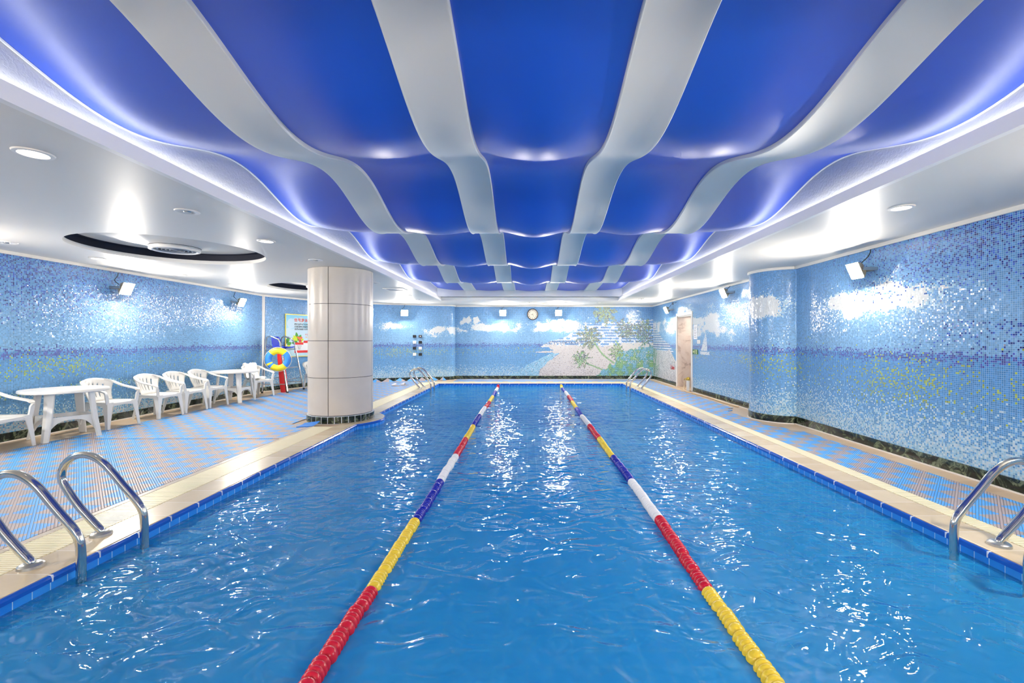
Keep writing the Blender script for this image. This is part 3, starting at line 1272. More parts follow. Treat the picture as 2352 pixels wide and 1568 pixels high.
for k in range(nt):
    a0 = az0 + 2 * PI * k / nt + 0.012
    a1 = az0 + 2 * PI * (k + 1) / nt - 0.012
    rs = []
    for s_ in range(4):
        a = a0 + (a1 - a0) * s_ / 3
        rs.append([(math.cos(a) * r_, math.sin(a) * r_, z_) for r_, z_ in ((0.555, 0.006), (0.567, 0.006), (0.567, 0.118), (0.555, 0.118))])
    b.rings(rs)
b.build('base_tiles', 'green_marble', col)

# ---------------------------------------------------------------- ceiling
ceil = None


def circ(cx, cy, r, n=64):
    return [(cx + r * math.cos(2 * PI * k / n), cy + r * math.sin(2 * PI * k / n)) for k in range(n)]


REC = [(-4.93, 6.28, 1.10), (-5.0, 10.8, 1.10)]
OPEN = [(OX0, OY0), (OX1, OY0), (OX1, OY1), (OX0, OY1)]
ceil = filled('ceiling', OUT, [OPEN] + [circ(x_, y_, r_) for x_, y_, r_ in REC], ZC, 'soffit_paint', flip=True)
structure(ceil, 'white suspended ceiling with a raised blue wave section over the pool', 'ceiling')

# fascia round the opening
b = MB()
f0, f1 = ZC, 2.76
b.box(OX0 - 0.05, OX0, OY0, OY1, f0 - 0.001, f1)
b.box(OX1, OX1 + 0.05, OY0, OY1, f0 - 0.001, f1)
b.box(OX0 - 0.05, OX1 + 0.05, OY1, OY1 + 0.05, f0 - 0.001, f1)
b.box(OX0 - 0.05, OX1 + 0.05, OY0 - 0.05, OY0, f0 - 0.001, f1)
b.build('fascia', 'white_paint', ceil)

LOWS = [-2.05, 0.50, 3.05, 5.60, 8.15, 10.70]
ZLOW, AMP = 2.785, 0.245
END = 13.95


def wave(y):
    """height of the ceiling ribbons and how close to a low point (0..1)"""
    L = 2.55
    if y <= 10.70 + L / 2:
        t = (y + 2.05) / L
        c = 0.5 - 0.5 * math.cos(2 * PI * t)
        return ZLOW + AMP * c, 1 - c
    t = min(1.0, (y - 11.975) / (END - 11.975))
    e = t * t * (3 - 2 * t)
    return ZLOW + AMP - 0.085 * e, 0.35 * e


NY = 260
YS = [OY0 + (END - OY0) * i / NY for i in range(NY + 1)]
xc = 0.09
GB = 0.10
edges = [OX0 - GB, xc - 2.03, xc - 1.67, xc - 0.815, xc - 0.455, xc + 0.455, xc + 0.815, xc + 1.67, xc + 2.03, OX1 + GB]
SAG = [0.0, 0.0, 0.050, 0, 0.085, 0, 0.050, 0, 0.0]
for k in range(9):
    x0, x1 = edges[k], edges[k + 1]
    b = MB()
    if k % 2 == 0:      # blue film, pillowed between the ribbons
        nx = 20
        rs = []
        for y in YS:
            z, low = wave(y)
            ring = []
            for i in range(nx + 1):
                u = i / nx
                s = SAG[k] * math.sin(PI * u) ** 1.5 * (0.15 + 0.85 * low)
                if k in (0, 8):
                    w_ = u if k == 0 else 1 - u
                    s = 0.035 * math.sin(PI * w_) * (0.75 + 0.25 * low) - 0.075 * (1 - w_)
                ring.append((x0 + (x1 - x0) * u, y, z + 0.028 - s))
            rs.append(ring)
        b.rings(rs, close_u=False, cap0=False, cap1=False)
        b.build('blue_panel', 'blue_ceiling_film', ceil, smooth=True, fix=False)
    else:               # white ribbon with a rolled lip on both sides
        rs = []
        for y in YS:
            z, low = wave(y)
            rs.append([(x0, y, z + 0.05), (x0, y, z), (x0 + 0.006, y, z - 0.004), (x0 + 0.016, y, z + 0.004), (x1 - 0.016, y, z + 0.004), (x1 - 0.006, y, z - 0.004), (x1, y, z), (x1, y, z + 0.05)])
        b.rings(rs, close_u=False, cap0=False, cap1=False)
        b.build('white_ribbon', 'ribbon_paint', ceil, smooth=True, fix=False)
# side gables between the fascia and the wave, with a thin bead on the wave edge
for xg, sg in ((OX0 - 0.062, 1), (OX1 + 0.062, -1)):
    MB().tube([(xg, OY0 + 0.1, 2.769), (xg, END - 0.1, 2.769)], 0.011, 8).build('cove_light', 'cove_glow', ceil, smooth=True)
    MB().box(xg - 0.05, xg + 0.05, OY0, END, 2.745, 2.757).build('cove_ledge', 'white_paint', ceil)
for xg, sg in ((OX0 - GB, 1), (OX1 + GB, -1)):
    b = MB()
    rs = []
    for y in YS:
        z, low = wave(y)
        rs.append([(xg, y, 2.755), (xg, y, 2.755 + (z + 0.10 - 2.755) * 0.5), (xg, y, z + 0.12)])
    b.rings(rs, close_u=False, cap0=False, cap1=False)
    b.build('gable', 'gable_texture', ceil, smooth=False, fix=False)
    b = MB()
    b.tube([(xg + sg * 0.008, y, wave(y)[0] + 0.097) for y in YS], 0.009, 6)
    b.build('edge_bead', 'white_paint', ceil, smooth=True)
b = MB()
b.box(OX0 - GB, OX1 + GB, END, END + 0.03, 2.755, 3.10)
b.box(OX0 - GB, OX1 + GB, OY0 - 0.06, OY0 - 0.03, 2.755, 3.05)
b.box(OX0 - GB, OX1 + GB, END, OY1 + 0.05, 2.755, 2.765)
b.build('end_panel', 'white_paint', ceil)
b = MB()
b.box(OX0 - 0.1, OX1 + 0.1, OY0 - 0.1, OY1 + 0.1, 3.16, 3.18)
b.build('deck_above', 'white_paint', ceil)

# ceiling recesses with an air diffuser
for i, (x_, y_, r_) in enumerate(REC):
    rc = bpy.data.objects.new('ceiling_recess', None)
    C.objects.link(rc)
    rc.location = (x_, y_, ZC)
    structure(rc, ['large round recess in the left ceiling above the front table', 'round ceiling recess half hidden by the column'][i], 'ceiling recess')
    MB().lathe([(r_, 0.0), (r_ + 0.001, 0.055), (r_ + 0.06, 0.056)], 72, cap=False).build('lip', 'white_paint', rc, smooth=True)
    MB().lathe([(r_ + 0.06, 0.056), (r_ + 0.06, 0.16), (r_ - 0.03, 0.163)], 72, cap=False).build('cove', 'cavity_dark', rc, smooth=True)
    MB().lathe([(r_ - 0.03, 0.163), (0.80, 0.150), (0.50, 0.115), (0.30, 0.055)], 72, cap=False).build('dish', 'soffit_paint', rc, smooth=True)
    df = thing('air_diffuser', ['round grey ring air diffuser in the middle of the front ceiling recess', 'round grey ring air diffuser in the recess behind the column'][i], 'air diffuser', (x_, y_, ZC))
    MB().lathe([(0.295, 0.05), (0.29, 0.01), (0.265, 0.0), (0.24, 0.012), (0.24, 0.05)], 48, cap=False).build('rim', 'white_paint', df, smooth=True)
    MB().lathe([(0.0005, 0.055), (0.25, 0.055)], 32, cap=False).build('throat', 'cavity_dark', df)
    for q, rr in enumerate((0.20, 0.155, 0.11, 0.065)):
        MB().lathe([(rr + 0.018, 0.045), (rr, 0.008), (rr - 0.010, 0.010), (rr + 0.008, 0.047)], 40, cap=False).build('ring', 'vent_grey', df, smooth=True)
    MB().lathe([(0.0005, 0.012), (0.03, 0.014), (0.035, 0.04)], 24, cap=False).build('centre_cap', 'vent_grey', df, smooth=True)

# recessed downlights
def cpt(px, py):
    Y = (ZC - CAM_H) * 1030.0 / (780.5 - py)
    return (px - 1211) * Y / 1030.0, Y


dl = thing('downlight', 'x', 'downlight', (0, 0, ZC))
MB().lathe([(0.105, -0.001), (0.10, -0.010), (0.078, -0.012), (0.072, 0.0)], 36, cap=False).build('bezel', 'trim_white', dl, smooth=True)
MB().lathe([(0.0005, -0.004), (0.04, -0.0045), (0.072, -0.003)], 28, cap=False).build('lens', 'downlight_glow', dl, smooth=True)
dk = thing('downlight', 'x', 'downlight', (0, 0, ZC))
MB().lathe([(0.105, -0.001), (0.10, -0.010), (0.078, -0.012), (0.06, -0.002), (0.03, -0.0015)], 36, cap=False).build('bezel', 'trim_white', dk, smooth=True)
MB().lathe([(0.0005, -0.016), (0.028, -0.014), (0.034, -0.002)], 24, cap=False).build('bulb', 'steel_dull', dk, smooth=True)
DL = [(77, 351, 1, 'lit round downlight in the left ceiling nearest the camera'),
      (430, 485, 0, 'unlit chrome downlight beside the white fascia, in front of the large recess'),
      (612, 553, 1, 'round downlight at the right rim of the large ceiling recess'),
      (15, 556, 0, 'downlight at the left photo edge over the first table'),
      (225, 593, 1, 'small downlight between the large recess and the left wall trim'),
      (415, 631, 1, 'small downlight above the left wall, between the two left flood lamps'),
      (536, 653, 1, 'small downlight above the farther left wall flood lamp'),
      (725, 597, 0, 'downlight in the ceiling just in front of the round column'),
      (862, 649, 0, 'downlight just right of the column top'),
      (937, 678, 0, 'downlight in the far ceiling above the corner flood lamp'),
      (963, 687, 0, 'downlight nearest the curved wall, left of the far beam corner'),
      (2070, 476, 1, 'lit round downlight in the right ceiling nearest the camera'),
      (1217, 694, 0, 'small downlight in the far ceiling above the wall clock'),
      (1297, 694, 0, 'small downlight above the right flood lamp of the far wall'),
      (1372, 695, 0, 'small downlight above the painted palm on the far wall'),
      (1474, 686, 0, 'small downlight at the far right corner of the ceiling')]
first = {0: dk, 1: dl}
used = set()
for px, py, lit, lab in DL:
    x_, y_ = cpt(px, py)
    y_ = min(y_, 15.6)
    src = first[lit]
    if lit not in used:
        used.add(lit)
        src.location = (x_, y_, ZC)
        src['label'] = lab
        src['group'] = 'recessed ceiling downlights'
    else:
        dup(src, (x_, y_, ZC), 0, lab, 'recessed ceiling downlights')
vx, vy = cpt(1253, 696.5)
sp = thing('ceiling_vent', 'flat oval beige ceiling vent in front of the clock', 'ceiling vent', (vx, vy, ZC))
MB().lathe([(0.0005, -0.006), (0.17, -0.006)], 36, cap=False).build('grille', 'hose_beige', sp)
MB().lathe([(0.17, -0.002), (0.172, -0.012), (0.195, -0.010), (0.20, 0.0)], 36, cap=False).build('rim', 'white_paint', sp, smooth=True)
vx, vy = cpt(908, 664)
sp = thing('ceiling_vent', 'flat square grey ceiling hatch beyond the column', 'ceiling vent', (vx, vy, ZC))
MB().box(-0.2, 0.2, -0.2, 0.2, -0.006, -0.001).build('hatch', 'vent_grey', sp)
b = MB()
for a_ in ((-0.24, 0.24, -0.24, -0.2), (-0.24, 0.24, 0.2, 0.24), (-0.24, -0.2, -0.2, 0.2), (0.2, 0.24, -0.2, 0.2)):
    b.box(*a_, -0.014, 0.0)
b.build('rim', 'white_paint', sp)


# ---------------------------------------------------------------- flood lamps
def flood(x, y, z, dirx, diry, label):
    a = math.atan2(diry, dirx) - PI / 2       # local +y points out of the wall
    t = thing('wall_lamp', label, 'lamp', (x, y, z), a, 'wall flood lamps')
    return t


proto = thing('wall_lamp', 'x', 'lamp', (0, 0, 0), 0)
tilt = Matrix.Rotation(math.radians(-24), 4, 'X')
b = MB()
# housing: a shallow tapered tray, open to the front
rs = []
for yy, hw, hh in ((-0.055, 0.06, 0.055), (-0.03, 0.08, 0.075), (0.03, 0.112, 0.108), (0.045, 0.116, 0.112), (0.040, 0.108, 0.104), (0.0, 0.095, 0.09)):
    rs.append([tilt @ Vector(p) for p in ((-hw, yy, -hh), (hw, yy, -hh), (hw, yy, hh), (-hw, yy, hh))])
b.rings(rs, cap0=True, cap1=True)
bevel(b.build('housing', 'housing', proto), 0.006)
b = MB()
rs = []
for yy, hw, hh in ((0.012, 0.096, 0.092), (0.052, 0.094, 0.090), (0.062, 0.084, 0.080), (0.065, 0.05, 0.05)):
    rs.append([tilt @ Vector(p) for p in ((-hw, yy, -hh), (hw, yy, -hh), (hw, yy, hh), (-hw, yy, hh))])
b.rings(rs)
b.build('lens', 'flood_glow', proto)
b = MB()
b.box(-0.130, -0.120, -0.16, 0.02, -0.02, 0.02)
b.box(0.120, 0.130, -0.16, 0.02, -0.02, 0.02)
b.box(-0.130, 0.130, -0.165, -0.155, -0.02, 0.02)
b.build('bracket', 'steel_dull', proto)
b = MB()
b.tube(catmull([(0.06, -0.05, 0.05), (0.07, -0.12, 0.12), (0.02, -0.145, 0.17), (-0.02, -0.15, 0.22), (-0.03, -0.15, 0.27)], 6), 0.006, 6)
b.build('cable', 'cable_black', proto, smooth=True)

LAMPS = [(-7.083, 7.90, 2.335, 1, 0, 'glowing flood lamp on the left wall above the front group of chairs'),
         (-7.083, 11.08, 2.36, 1, 0, 'glowing flood lamp on the left wall near the corner post'),
         (-4.17, 15.22, 2.35, 0.38, -0.92, 'glowing flood lamp on the curved far corner wall, beyond the column'),
         (-0.87, 16.033, 2.40, 0, -1, 'glowing flood lamp on the far wall, left of the clock'),
         (1.12, 16.033, 2.40, 0, -1, 'glowing flood lamp on the far wall, right of the clock'),
         (4.383, 14.05, 2.37, -1, 0, 'glowing flood lamp on the right wall beyond the doorway'),
         (4.383, 9.95, 2.47, -1, 0, 'glowing flood lamp on the right wall between doorway and half-round column'),
         (4.383, 5.95, 2.35, -1, 0, 'glowing flood lamp on the right wall in front of the half-round column'),
         (-7.083, 4.70, 2.35, 1, 0, 'added unseen flood lamp on the left wall just out of the picture'),  # unseen lamps from here on, added to light the near end
         (-7.083, 1.50, 2.35, 1, 0, 'added unseen flood lamp on the left wall beside the camera'),
         (4.383, 2.00, 2.35, -1, 0, 'added unseen flood lamp on the right wall beside the camera'),
         (-4.0, -3.033, 2.35, 0, 1, 'added unseen flood lamp on the wall behind the camera, left'),
         (-0.9, -3.033, 2.35, 0, 1, 'added unseen flood lamp on the wall behind the camera, middle'),
         (2.2, -3.033, 2.35, 0, 1, 'added unseen flood lamp on the wall behind the camera, right')]
for i, (x_, y_, z_, dx, dy, lab) in enumerate(LAMPS):
    a = math.atan2(dy, dx) - PI / 2
    if i == 0:
        proto.location = (x_, y_, z_)
        proto.rotation_euler = (0, 0, a)
        proto['label'] = lab
        proto['group'] = 'wall flood lamps'
    else:
        dup(proto, (x_, y_, z_), a, lab, 'wall flood lamps')


# ---------------------------------------------------------------- plastic chairs
def make_chair(label):
    t = thing('plastic_chair', label, 'chair')
    # local +x is the front, y sideways
    W = 0.25
    # seat
    b = MB()
    rs = []
    for i in range(11):
        u = i / 10
        x = -0.20 + 0.43 * u
        row = []
        for j in range(13):
            w = -1 + j / 6
            half_w = 0.20 + 0.035 * u
            z = 0.425 - 0.022 * (1 - w * w) * math.sin(PI * min(1, u * 1.1)) - 0.030 * max(0, u - 0.82) / 0.18 * max(0, u - 0.82) / 0.18 + 0.012 * w * w
            xx = x + (0.0 if u < 0.9 else 0.02 * (1 - w * w))
            row.append((xx, half_w * w, z))
        rs.append(row)
    b.rings(rs, close_u=False, cap0=False, cap1=False)
    o = b.build('seat', 'white_plastic', t, smooth=True)
    so = o.modifiers.new('s', 'SOLIDIFY'); so.thickness = 0.022; so.offset = -1
    # apron under the seat
    b = MB()
    rs = []
    ring = [(-0.19, -0.19), (0.0, -0.222), (0.215, -0.232), (0.235, -0.2), (0.245, 0.0), (0.235, 0.2), (0.215, 0.232), (0.0, 0.222), (-0.19, 0.19), (-0.2, 0.0)]
    for k, (x, y) in enumerate(ring + ring[:1]):
        nx, ny = x * 0.94, y * 0.94
        dip = 0.055 if k in (0, 2, 3, 5, 6, 8, 10) else 0.035
        rs.append([(x, y, 0.415), (x, y, 0.415 - dip), (nx, ny, 0.415 - dip), (nx, ny, 0.415)])
    b.rings(rs, cap0=False, cap1=False)
    b.build('apron', 'white_plastic', t, smooth=True)
    # slotted back, rising into a broad curved top
    b = MB()
    NU, NV = 26, 12
    G = []
    for j in range(NV + 1):
        v = j / NV
        row = []
        for i in range(NU + 1):
            u = -1 + 2 * i / NU
            hw = 0.185 + 0.075 * v ** 1.5
            top = 0.80 - 0.055 * u * u - 0.015 * u ** 4
            z = 0.425 + (top - 0.425) * v
            x = -0.195 - 0.115 * v + (0.055 + 0.05 * v) * u * u - 0.02 * math.sin(PI * v)
            row.append((x, hw * u, z))
        G.append(row)
    vs = [p for r_ in G for p in r_]
    fs = []
    for j in range(NV):
        for i in range(NU):
            slot = 2 <= j <= 8 and 3 <= i <= NU - 4 and (i - 3) % 4 == 1
            if slot:
                continue
            a = j * (NU + 1) + i
            fs.append((a, a + 1, a + NU + 2, a + NU + 1))
    b.add(vs, fs)
    o = b.build('backrest', 'white_plastic', t, smooth=True)
    so = o.modifiers.new('s', 'SOLIDIFY'); so.thickness = 0.016; so.offset = 0
    for s in (-1, 1):
        # arm: flat band from the shoulder of the back, down to the front leg
        path = catmull([(-0.262, 0.150 * s, 0.772), (-0.215, 0.235 * s, 0.738), (-0.08, 0.272 * s, 0.668), (0.08, 0.282 * s, 0.628), (0.185, 0.278 * s, 0.606), (0.222, 0.268 * s, 0.575), (0.226, 0.255 * s, 0.50), (0.222, 0.240 * s, 0.40)], 7)
        b = MB()
        rs = []
        n_ = len(path)
        for i, p in enumerate(path):
            tdir = (path[min(i + 1, n_ - 1)] - path[max(i - 1, 0)]).normalized()
            side = Vector((0, 0, 1)).cross(tdir)
            if side.length < 0.3:
                side = Vector((0, 1, 0))
            f = min(1, max(0, (i / n_ - 0.60) / 0.2))
            side = (Vector((-tdir.y, tdir.x, 0)).normalized() * (1 - f) + Vector((0, 1, 0)) * s * -1 * f * (1 if s > 0 else 1)).normalized() if Vector((tdir.x, tdir.y, 0)).length > 0.05 else Vector((0, -s, 0))
            if s > 0 and side.y > 0:
                side = -side
            if s < 0 and side.y < 0:
                side = -side
            up = tdir.cross(side).normalized()
            w = 0.024 + 0.006 * math.sin(PI * i / n_)
            h = 0.011
            rs.append([p + side * w + up * h, p + side * w - up * h, p - side * w - up * h, p - side * w + up * h])
        b.rings(rs)
        o = b.build('arm', 'white_plastic', t, smooth=True)
        bevel(o, 0.006, 2)
        # front leg: a splayed angle section, wide at the top
        for front in (1, 0):
            if front:
                top, bot = Vector((0.218, 0.236 * s, 0.43)), Vector((0.250, 0.262 * s, 0.0))
            else:
                top, bot = Vector((-0.185, 0.186 * s, 0.43)), Vector((-0.262, 0.225 * s, 0.0))
            b = MB()
            rs = []
            for i in range(9):
                u = i / 8
                c = top.lerp(bot, u)
                w = 0.038 * (1 - u) ** 1.6 + 0.019
                fx = 1 if front else -1
                rs.append([c + Vector(p) for p in ((fx * 0.016, 0.016 * s, 0), (fx * 0.016, -w * s * 1.5, 0), (fx * 0.004, -w * s * 1.5, 0), (fx * 0.004, 0.002 * s, 0), (-fx * w * 1.5, 0.002 * s, 0), (-fx * w * 1.5, 0.016 * s, 0))])
            b.rings(rs)
            o = b.build('leg', 'white_plastic', t)
            bevel(o, 0.003, 2)
    return t


CH = [(-6.83, 5.72, 4, 'white plastic armchair cut off by the left photo edge, front of the first table'),
      (-6.80, 7.30, -4, 'white plastic armchair directly behind the front round table'),
      (-6.80, 8.26, -3, 'white plastic armchair nearest the camera in the row of three'),
      (-6.80, 8.90, -4, 'white plastic armchair in the middle of the row of three'),
      (-6.80, 9.54, -3, 'white plastic armchair at the end of the row of three, touching the far table'),
      (-6.78, 11.26, -22, 'white plastic armchair with a towel over it, beside the lifeguard chair'),
      (-6.22, 13.12, -46, 'white plastic armchair half hidden behind the round column')]
ch0 = None
for i, (x_, y_, r_, lab) in enumerate(CH):
    if i == 0:
        ch0 = make_chair(lab)
        ch0.location = (x_, y_, 0)
        ch0.rotation_euler = (0, 0, math.radians(r_))
        ch0['group'] = 'white plastic chairs along the left wall'
    else:
        dup(ch0, (x_, y_, 0.0), math.radians(r_), lab, 'white plastic chairs along the left wall')


# ---------------------------------------------------------------- plastic tables
def make_table(label, R1=0.465, ex=2.4):
    t = thing('plastic_table', label, 'table')
    seg = 56

    def sq(r, z):
        out = []
        for k in range(seg):
            a = 2 * PI * k / seg
            c, s = math.cos(a), math.sin(a)
            q = (abs(c) ** ex + abs(s) ** ex) ** (-1 / ex)
            out.append((r * q * c, r * q * s, z))
        return out
    b = MB()
    b.rings([sq(R1 - 0.05, 0.672), sq(R1 - 0.012, 0.672), sq(R1, 0.680), sq(R1, 0.704), sq(R1 - 0.008, 0.714), sq(R1 - 0.03, 0.716), sq(R1 - 0.06, 0.712)])
    b.build('tabletop', 'white_plastic', t, smooth=True)
    for k in range(4):
        a = PI / 4 + k * PI / 2
        d = Vector((math.cos(a), math.sin(a), 0))
        sdir = Vector((-d.y, d.x, 0))
        b = MB()
        rs = []
        for i in range(10):
            u = i / 9
            c = d * (0.315 + 0.095 * u ** 1.4) + Vector((0, 0, 0.675 * (1 - u)))
            w = 0.058 - 0.018 * u
            th = 0.020
            rs.append([c + sdir * w + d * th * 0.4, c + d * th * 1.4, c - sdir * w + d * th * 0.4, c - sdir * w - d * th, c + sdir * w - d * th])
        b.rings(rs)
        o = b.build('leg', 'white_plastic', t, smooth=True)
        bevel(o, 0.004, 2)
    # arched stretchers between neighbouring legs
    for k in range(4):
        a0 = PI / 4 + k * PI / 2
        a1 = a0 + PI / 2
        p0 = Vector((math.cos(a0), math.sin(a0), 0)) * 0.345
        p1 = Vector((math.cos(a1), math.sin(a1), 0)) * 0.345
        b = MB()
        rs = []
        nrm = (p0 + p1).normalized()
        for i in range(15):
            u = i / 14
            c = p0.lerp(p1, u)
            zt = 0.335
            zb = 0.285 - 0.16 * abs(2 * u - 1) ** 3
            rs.append([(c.x + nrm.x * 0.01, c.y + nrm.y * 0.01, zt), (c.x + nrm.x * 0.01, c.y + nrm.y * 0.01, zb), (c.x - nrm.x * 0.01, c.y - nrm.y * 0.01, zb), (c.x - nrm.x * 0.01, c.y - nrm.y * 0.01, zt)])
        b.rings(rs)
        b.build('stretcher', 'white_plastic', t)
    return t


t0 = make_table('white plastic table with rounded top, nearest the camera by the left wall')
t0.location = (-6.72, 6.52, 0)
t0.rotation_euler = (0, 0, math.radians(-28))
t0['group'] = 'white plastic tables along the left wall'
dup(t0, (-6.74, 10.33, 0.0), math.radians(2), 'white plastic table farther along the left wall, before the towel chair', 'white plastic tables along the left wall')

# towel thrown over the chair next to the lifeguard stand
b = MB()
rs = []
random.seed(3)
for i in range(25):
    u = i / 24
    row = []
    for j in range(19):
        v = j / 18
        # from behind the back top, over and down onto the seat, then the front edge
        if u < 0.22:
            x, z = -0.335 + 0.03 * u, 0.66 + 0.7 * u
        elif u < 0.34:
            k = (u - 0.22) / 0.12
            x, z = -0.325 + 0.055 * k, 0.814 + 0.012 * math.sin(PI * k)
        elif u < 0.72:
            k = (u - 0.34) / 0.38
            x, z = -0.262 + 0.17 * k ** 1.3, 0.805 - 0.335 * k
        else:
            k = (u - 0.72) / 0.28
            x, z = -0.08 + 0.25 * k, 0.462 + 0.035 * math.sin(PI * k)
        wrk = 0.022 * math.sin(9 * v + 5 * u) + 0.016 * math.sin(17 * v - 8 * u + 1) + 0.012 * math.sin(31 * v + 13 * u)
        row.append((x + abs(wrk) * 0.9, -0.19 + 0.34 * v + 0.03 * math.sin(6 * u), z + wrk * 0.5 + 0.012))
    rs.append(row)
b.rings(rs, close_u=False, cap0=False, cap1=False)
o = b.build('towel', 'towel', None, smooth=True)
so = o.modifiers.new('s', 'SOLIDIFY'); so.thickness = 0.012
sb = o.modifiers.new('b', 'SUBSURF'); sb.levels = 1; sb.render_levels = 1
o.location = (-6.78, 11.26, 0.0)
o.rotation_euler = (0, 0, math.radians(-22))
tag(o, 'crumpled white towel thrown over the chair next to the lifeguard stand', 'towel')

# ---------------------------------------------------------------- lifeguard chair
lg = thing('lifeguard_chair', 'steel lifeguard chair with a blue seat in front of the poster', 'lifeguard chair', (-6.66, 12.37, 0))
for s in (-1, 1):
    y0 = 0.43 * s
    path = [(0.28, y0, 0.03), (0.14, y0 * 0.92, 0.80), (0.06, y0 * 0.86, 1.26)]
    full = path + [(0.035, y0 * 0.85, 1.36), (-0.01, y0 * 0.85, 1.43), (-0.10, y0 * 0.85, 1.475), (-0.22, y0 * 0.86, 1.515), (-0.29, y0 * 0.86, 1.50), (-0.325, y0 * 0.87, 1.42), (-0.36, y0 * 0.92, 0.9), (-0.40, y0, 0.03)]
    b = MB()
    b.tube([full[0]] + catmull(full[1:-1], 6) + [full[-1]], 0.021, 12)
    sf = b.build('side_frame', 'steel', lg, smooth=True)
    for e in (full[0], full[-1]):
        MB().tube([(e[0], e[1], 0.0), (e[0], e[1], 0.05)], 0.027, 12).build('rubber_foot', 'dark_rubber', sf, smooth=True)
    # side rails joining front and rear leg
    for z_ in (0.24, 1.16):
        xa = 0.28 - 0.18 * z_
        xb = -0.40 + 0.05 * z_
        b = MB().tube([(xa, y0 * (1 - 0.1 * z_), z_), (xb, y0 * (1 - 0.08 * z_), z_)], 0.014, 8)
        b.build('side_rail', 'steel', lg, smooth=True)
for z_ in (0.36, 0.66, 0.94, 1.16):
    xa = 0.28 - 0.18 * z_
    yy = 0.43 * (1 - 0.1 * z_)
    MB().tube([(xa, -yy, z_), (xa, yy, z_)], 0.016, 8).build('rung', 'steel', lg, smooth=True)
for z_ in (0.36, 1.16):
    xa = -0.40 + 0.05 * z_
    yy = 0.43 * (1 - 0.08 * z_)
    MB().tube([(xa, -yy, z_), (xa, yy, z_)], 0.014, 8).build('rear_rail', 'steel', lg, smooth=True)
b = MB()
rs = []
for i in range(17):
    u = i / 16
    if u < 0.5:
        k = u / 0.5
        x, z = 0.13 - 0.36 * k, 1.20 - 0.012 * math.sin(PI * k)
    elif u < 0.62:
        k = (u - 0.5) / 0.12
        x, z = -0.23 - 0.045 * k, 1.20 + 0.06 * k * k
    else:
        k = (u - 0.62) / 0.38
        x, z = -0.275 - 0.045 * k, 1.26 + 0.25 * k
    row = []
    for j in range(11):
        w = -1 + j / 5
        hw = 0.215 if u < 0.9 else 0.215 - 0.05 * (u - 0.9) / 0.1
        lift = 0.028 * w ** 4
        row.append((x + (lift if u > 0.6 else 0), hw * w, z + (lift if u <= 0.6 else 0)))
    rs.append(row)
b.rings(rs, close_u=False, cap0=False, cap1=False)
o = b.build('seat', 'blue_plastic', lg, smooth=True)
so = o.modifiers.new('s', 'SOLIDIFY'); so.thickness = 0.02
MB().box(-0.22, 0.10, -0.20, 0.20, 1.16, 1.184).build('seat_plate', 'steel_dull', lg)

# life ring hanging on the near front leg of the lifeguard chair
b = MB()
RR, rr = 0.225, 0.078
NU, NV = 64, 18
vs = []
for i in range(NU):
    a = 2 * PI * i / NU
    for j in range(NV):
        c = 2 * PI * j / NV
        vs.append(((RR + rr * math.cos(c)) * math.cos(a), rr * 0.72 * math.sin(c), (RR + rr * math.cos(c)) * math.sin(a)))
for i in range(NU):
    deg = (i + 0.5) * 360 / NU
    band = int(((deg - 45) % 360) // 90)     # 0 top, 1 left, 2 bottom, 3 right
    yellow = band in (0, 2)
    if 205 < deg < 213:
        yellow = True
    if 213 <= deg < 228:
        yellow = False
    b.cur = 0 if yellow else 1
    fs = []
    for j in range(NV):
        a0 = i * NV + j
        a1 = i * NV + (j + 1) % NV
        b0 = ((i + 1) % NU) * NV + j
        b1 = ((i + 1) % NU) * NV + (j + 1) % NV
        fs.append((a0, a1, b1, b0))
    if i == 0:
        b.add(vs, fs)
    else:
        b.f += fs
        b.mi += [b.cur] * len(fs)
ring = thing('life_ring', 'yellow and blue life ring hanging on the lifeguard chair', 'life ring', (-6.575, 11.83, 0.905), math.radians(20))
b.build('float_ring', ['ring_yellow', 'ring_blue'], ring, smooth=True)
pth = []
for i in range(65):
    a = 2 * PI * i / 64
    rad = 0.308 + 0.014 * abs(math.sin(2 * a + PI / 2))
    pth.append((rad * math.cos(a), 0.0, rad * math.sin(a)))
MB().tube(pth, 0.006, 6, cap=False).build('grab_rope', 'cord_white', ring, smooth=True)

# red rescue tube bag standing behind the ring
rb = thing('rescue_tube', 'tall red rescue tube bag standing behind the life ring', 'rescue tube', (-6.55, 12.10, 0), math.radians(14))
b = MB()
rs = []
for i in range(13):
    u = i / 12
    z = 0.005 + 1.06 * u
    hw = 0.085 + 0.006 * math.sin(5 * u)
    dp = 0.060
    if u > 0.92:
        hw *= 0.9; dp *= 0.8
    if u < 0.04:
        hw *= 0.95
    x = -0.10 * u
    seg = []
    for k in range(16):
        a = 2 * PI * k / 16
        c, s = math.cos(a), math.sin(a)
        q = (abs(c) ** 4 + abs(s) ** 4) ** -0.25
        seg.append((x + hw * q * c, dp * q * s, z))
    rs.append(seg)
b.rings(rs)
b.build('bag', 'red_vinyl', rb, smooth=True)
b = MB()
b.rings([[(0.052 - 0.10 * u, -0.066, 1.05 * u + 0.004), (0.086 - 0.10 * u, -0.064, 1.05 * u + 0.004), (0.086 - 0.10 * u, -0.056, 1.05 * u + 0.004), (0.052 - 0.10 * u, -0.056, 1.05 * u + 0.004)] for u in (0, 0.3, 0.6, 0.84)])
b.build('strap', 'dark_rubber', rb)

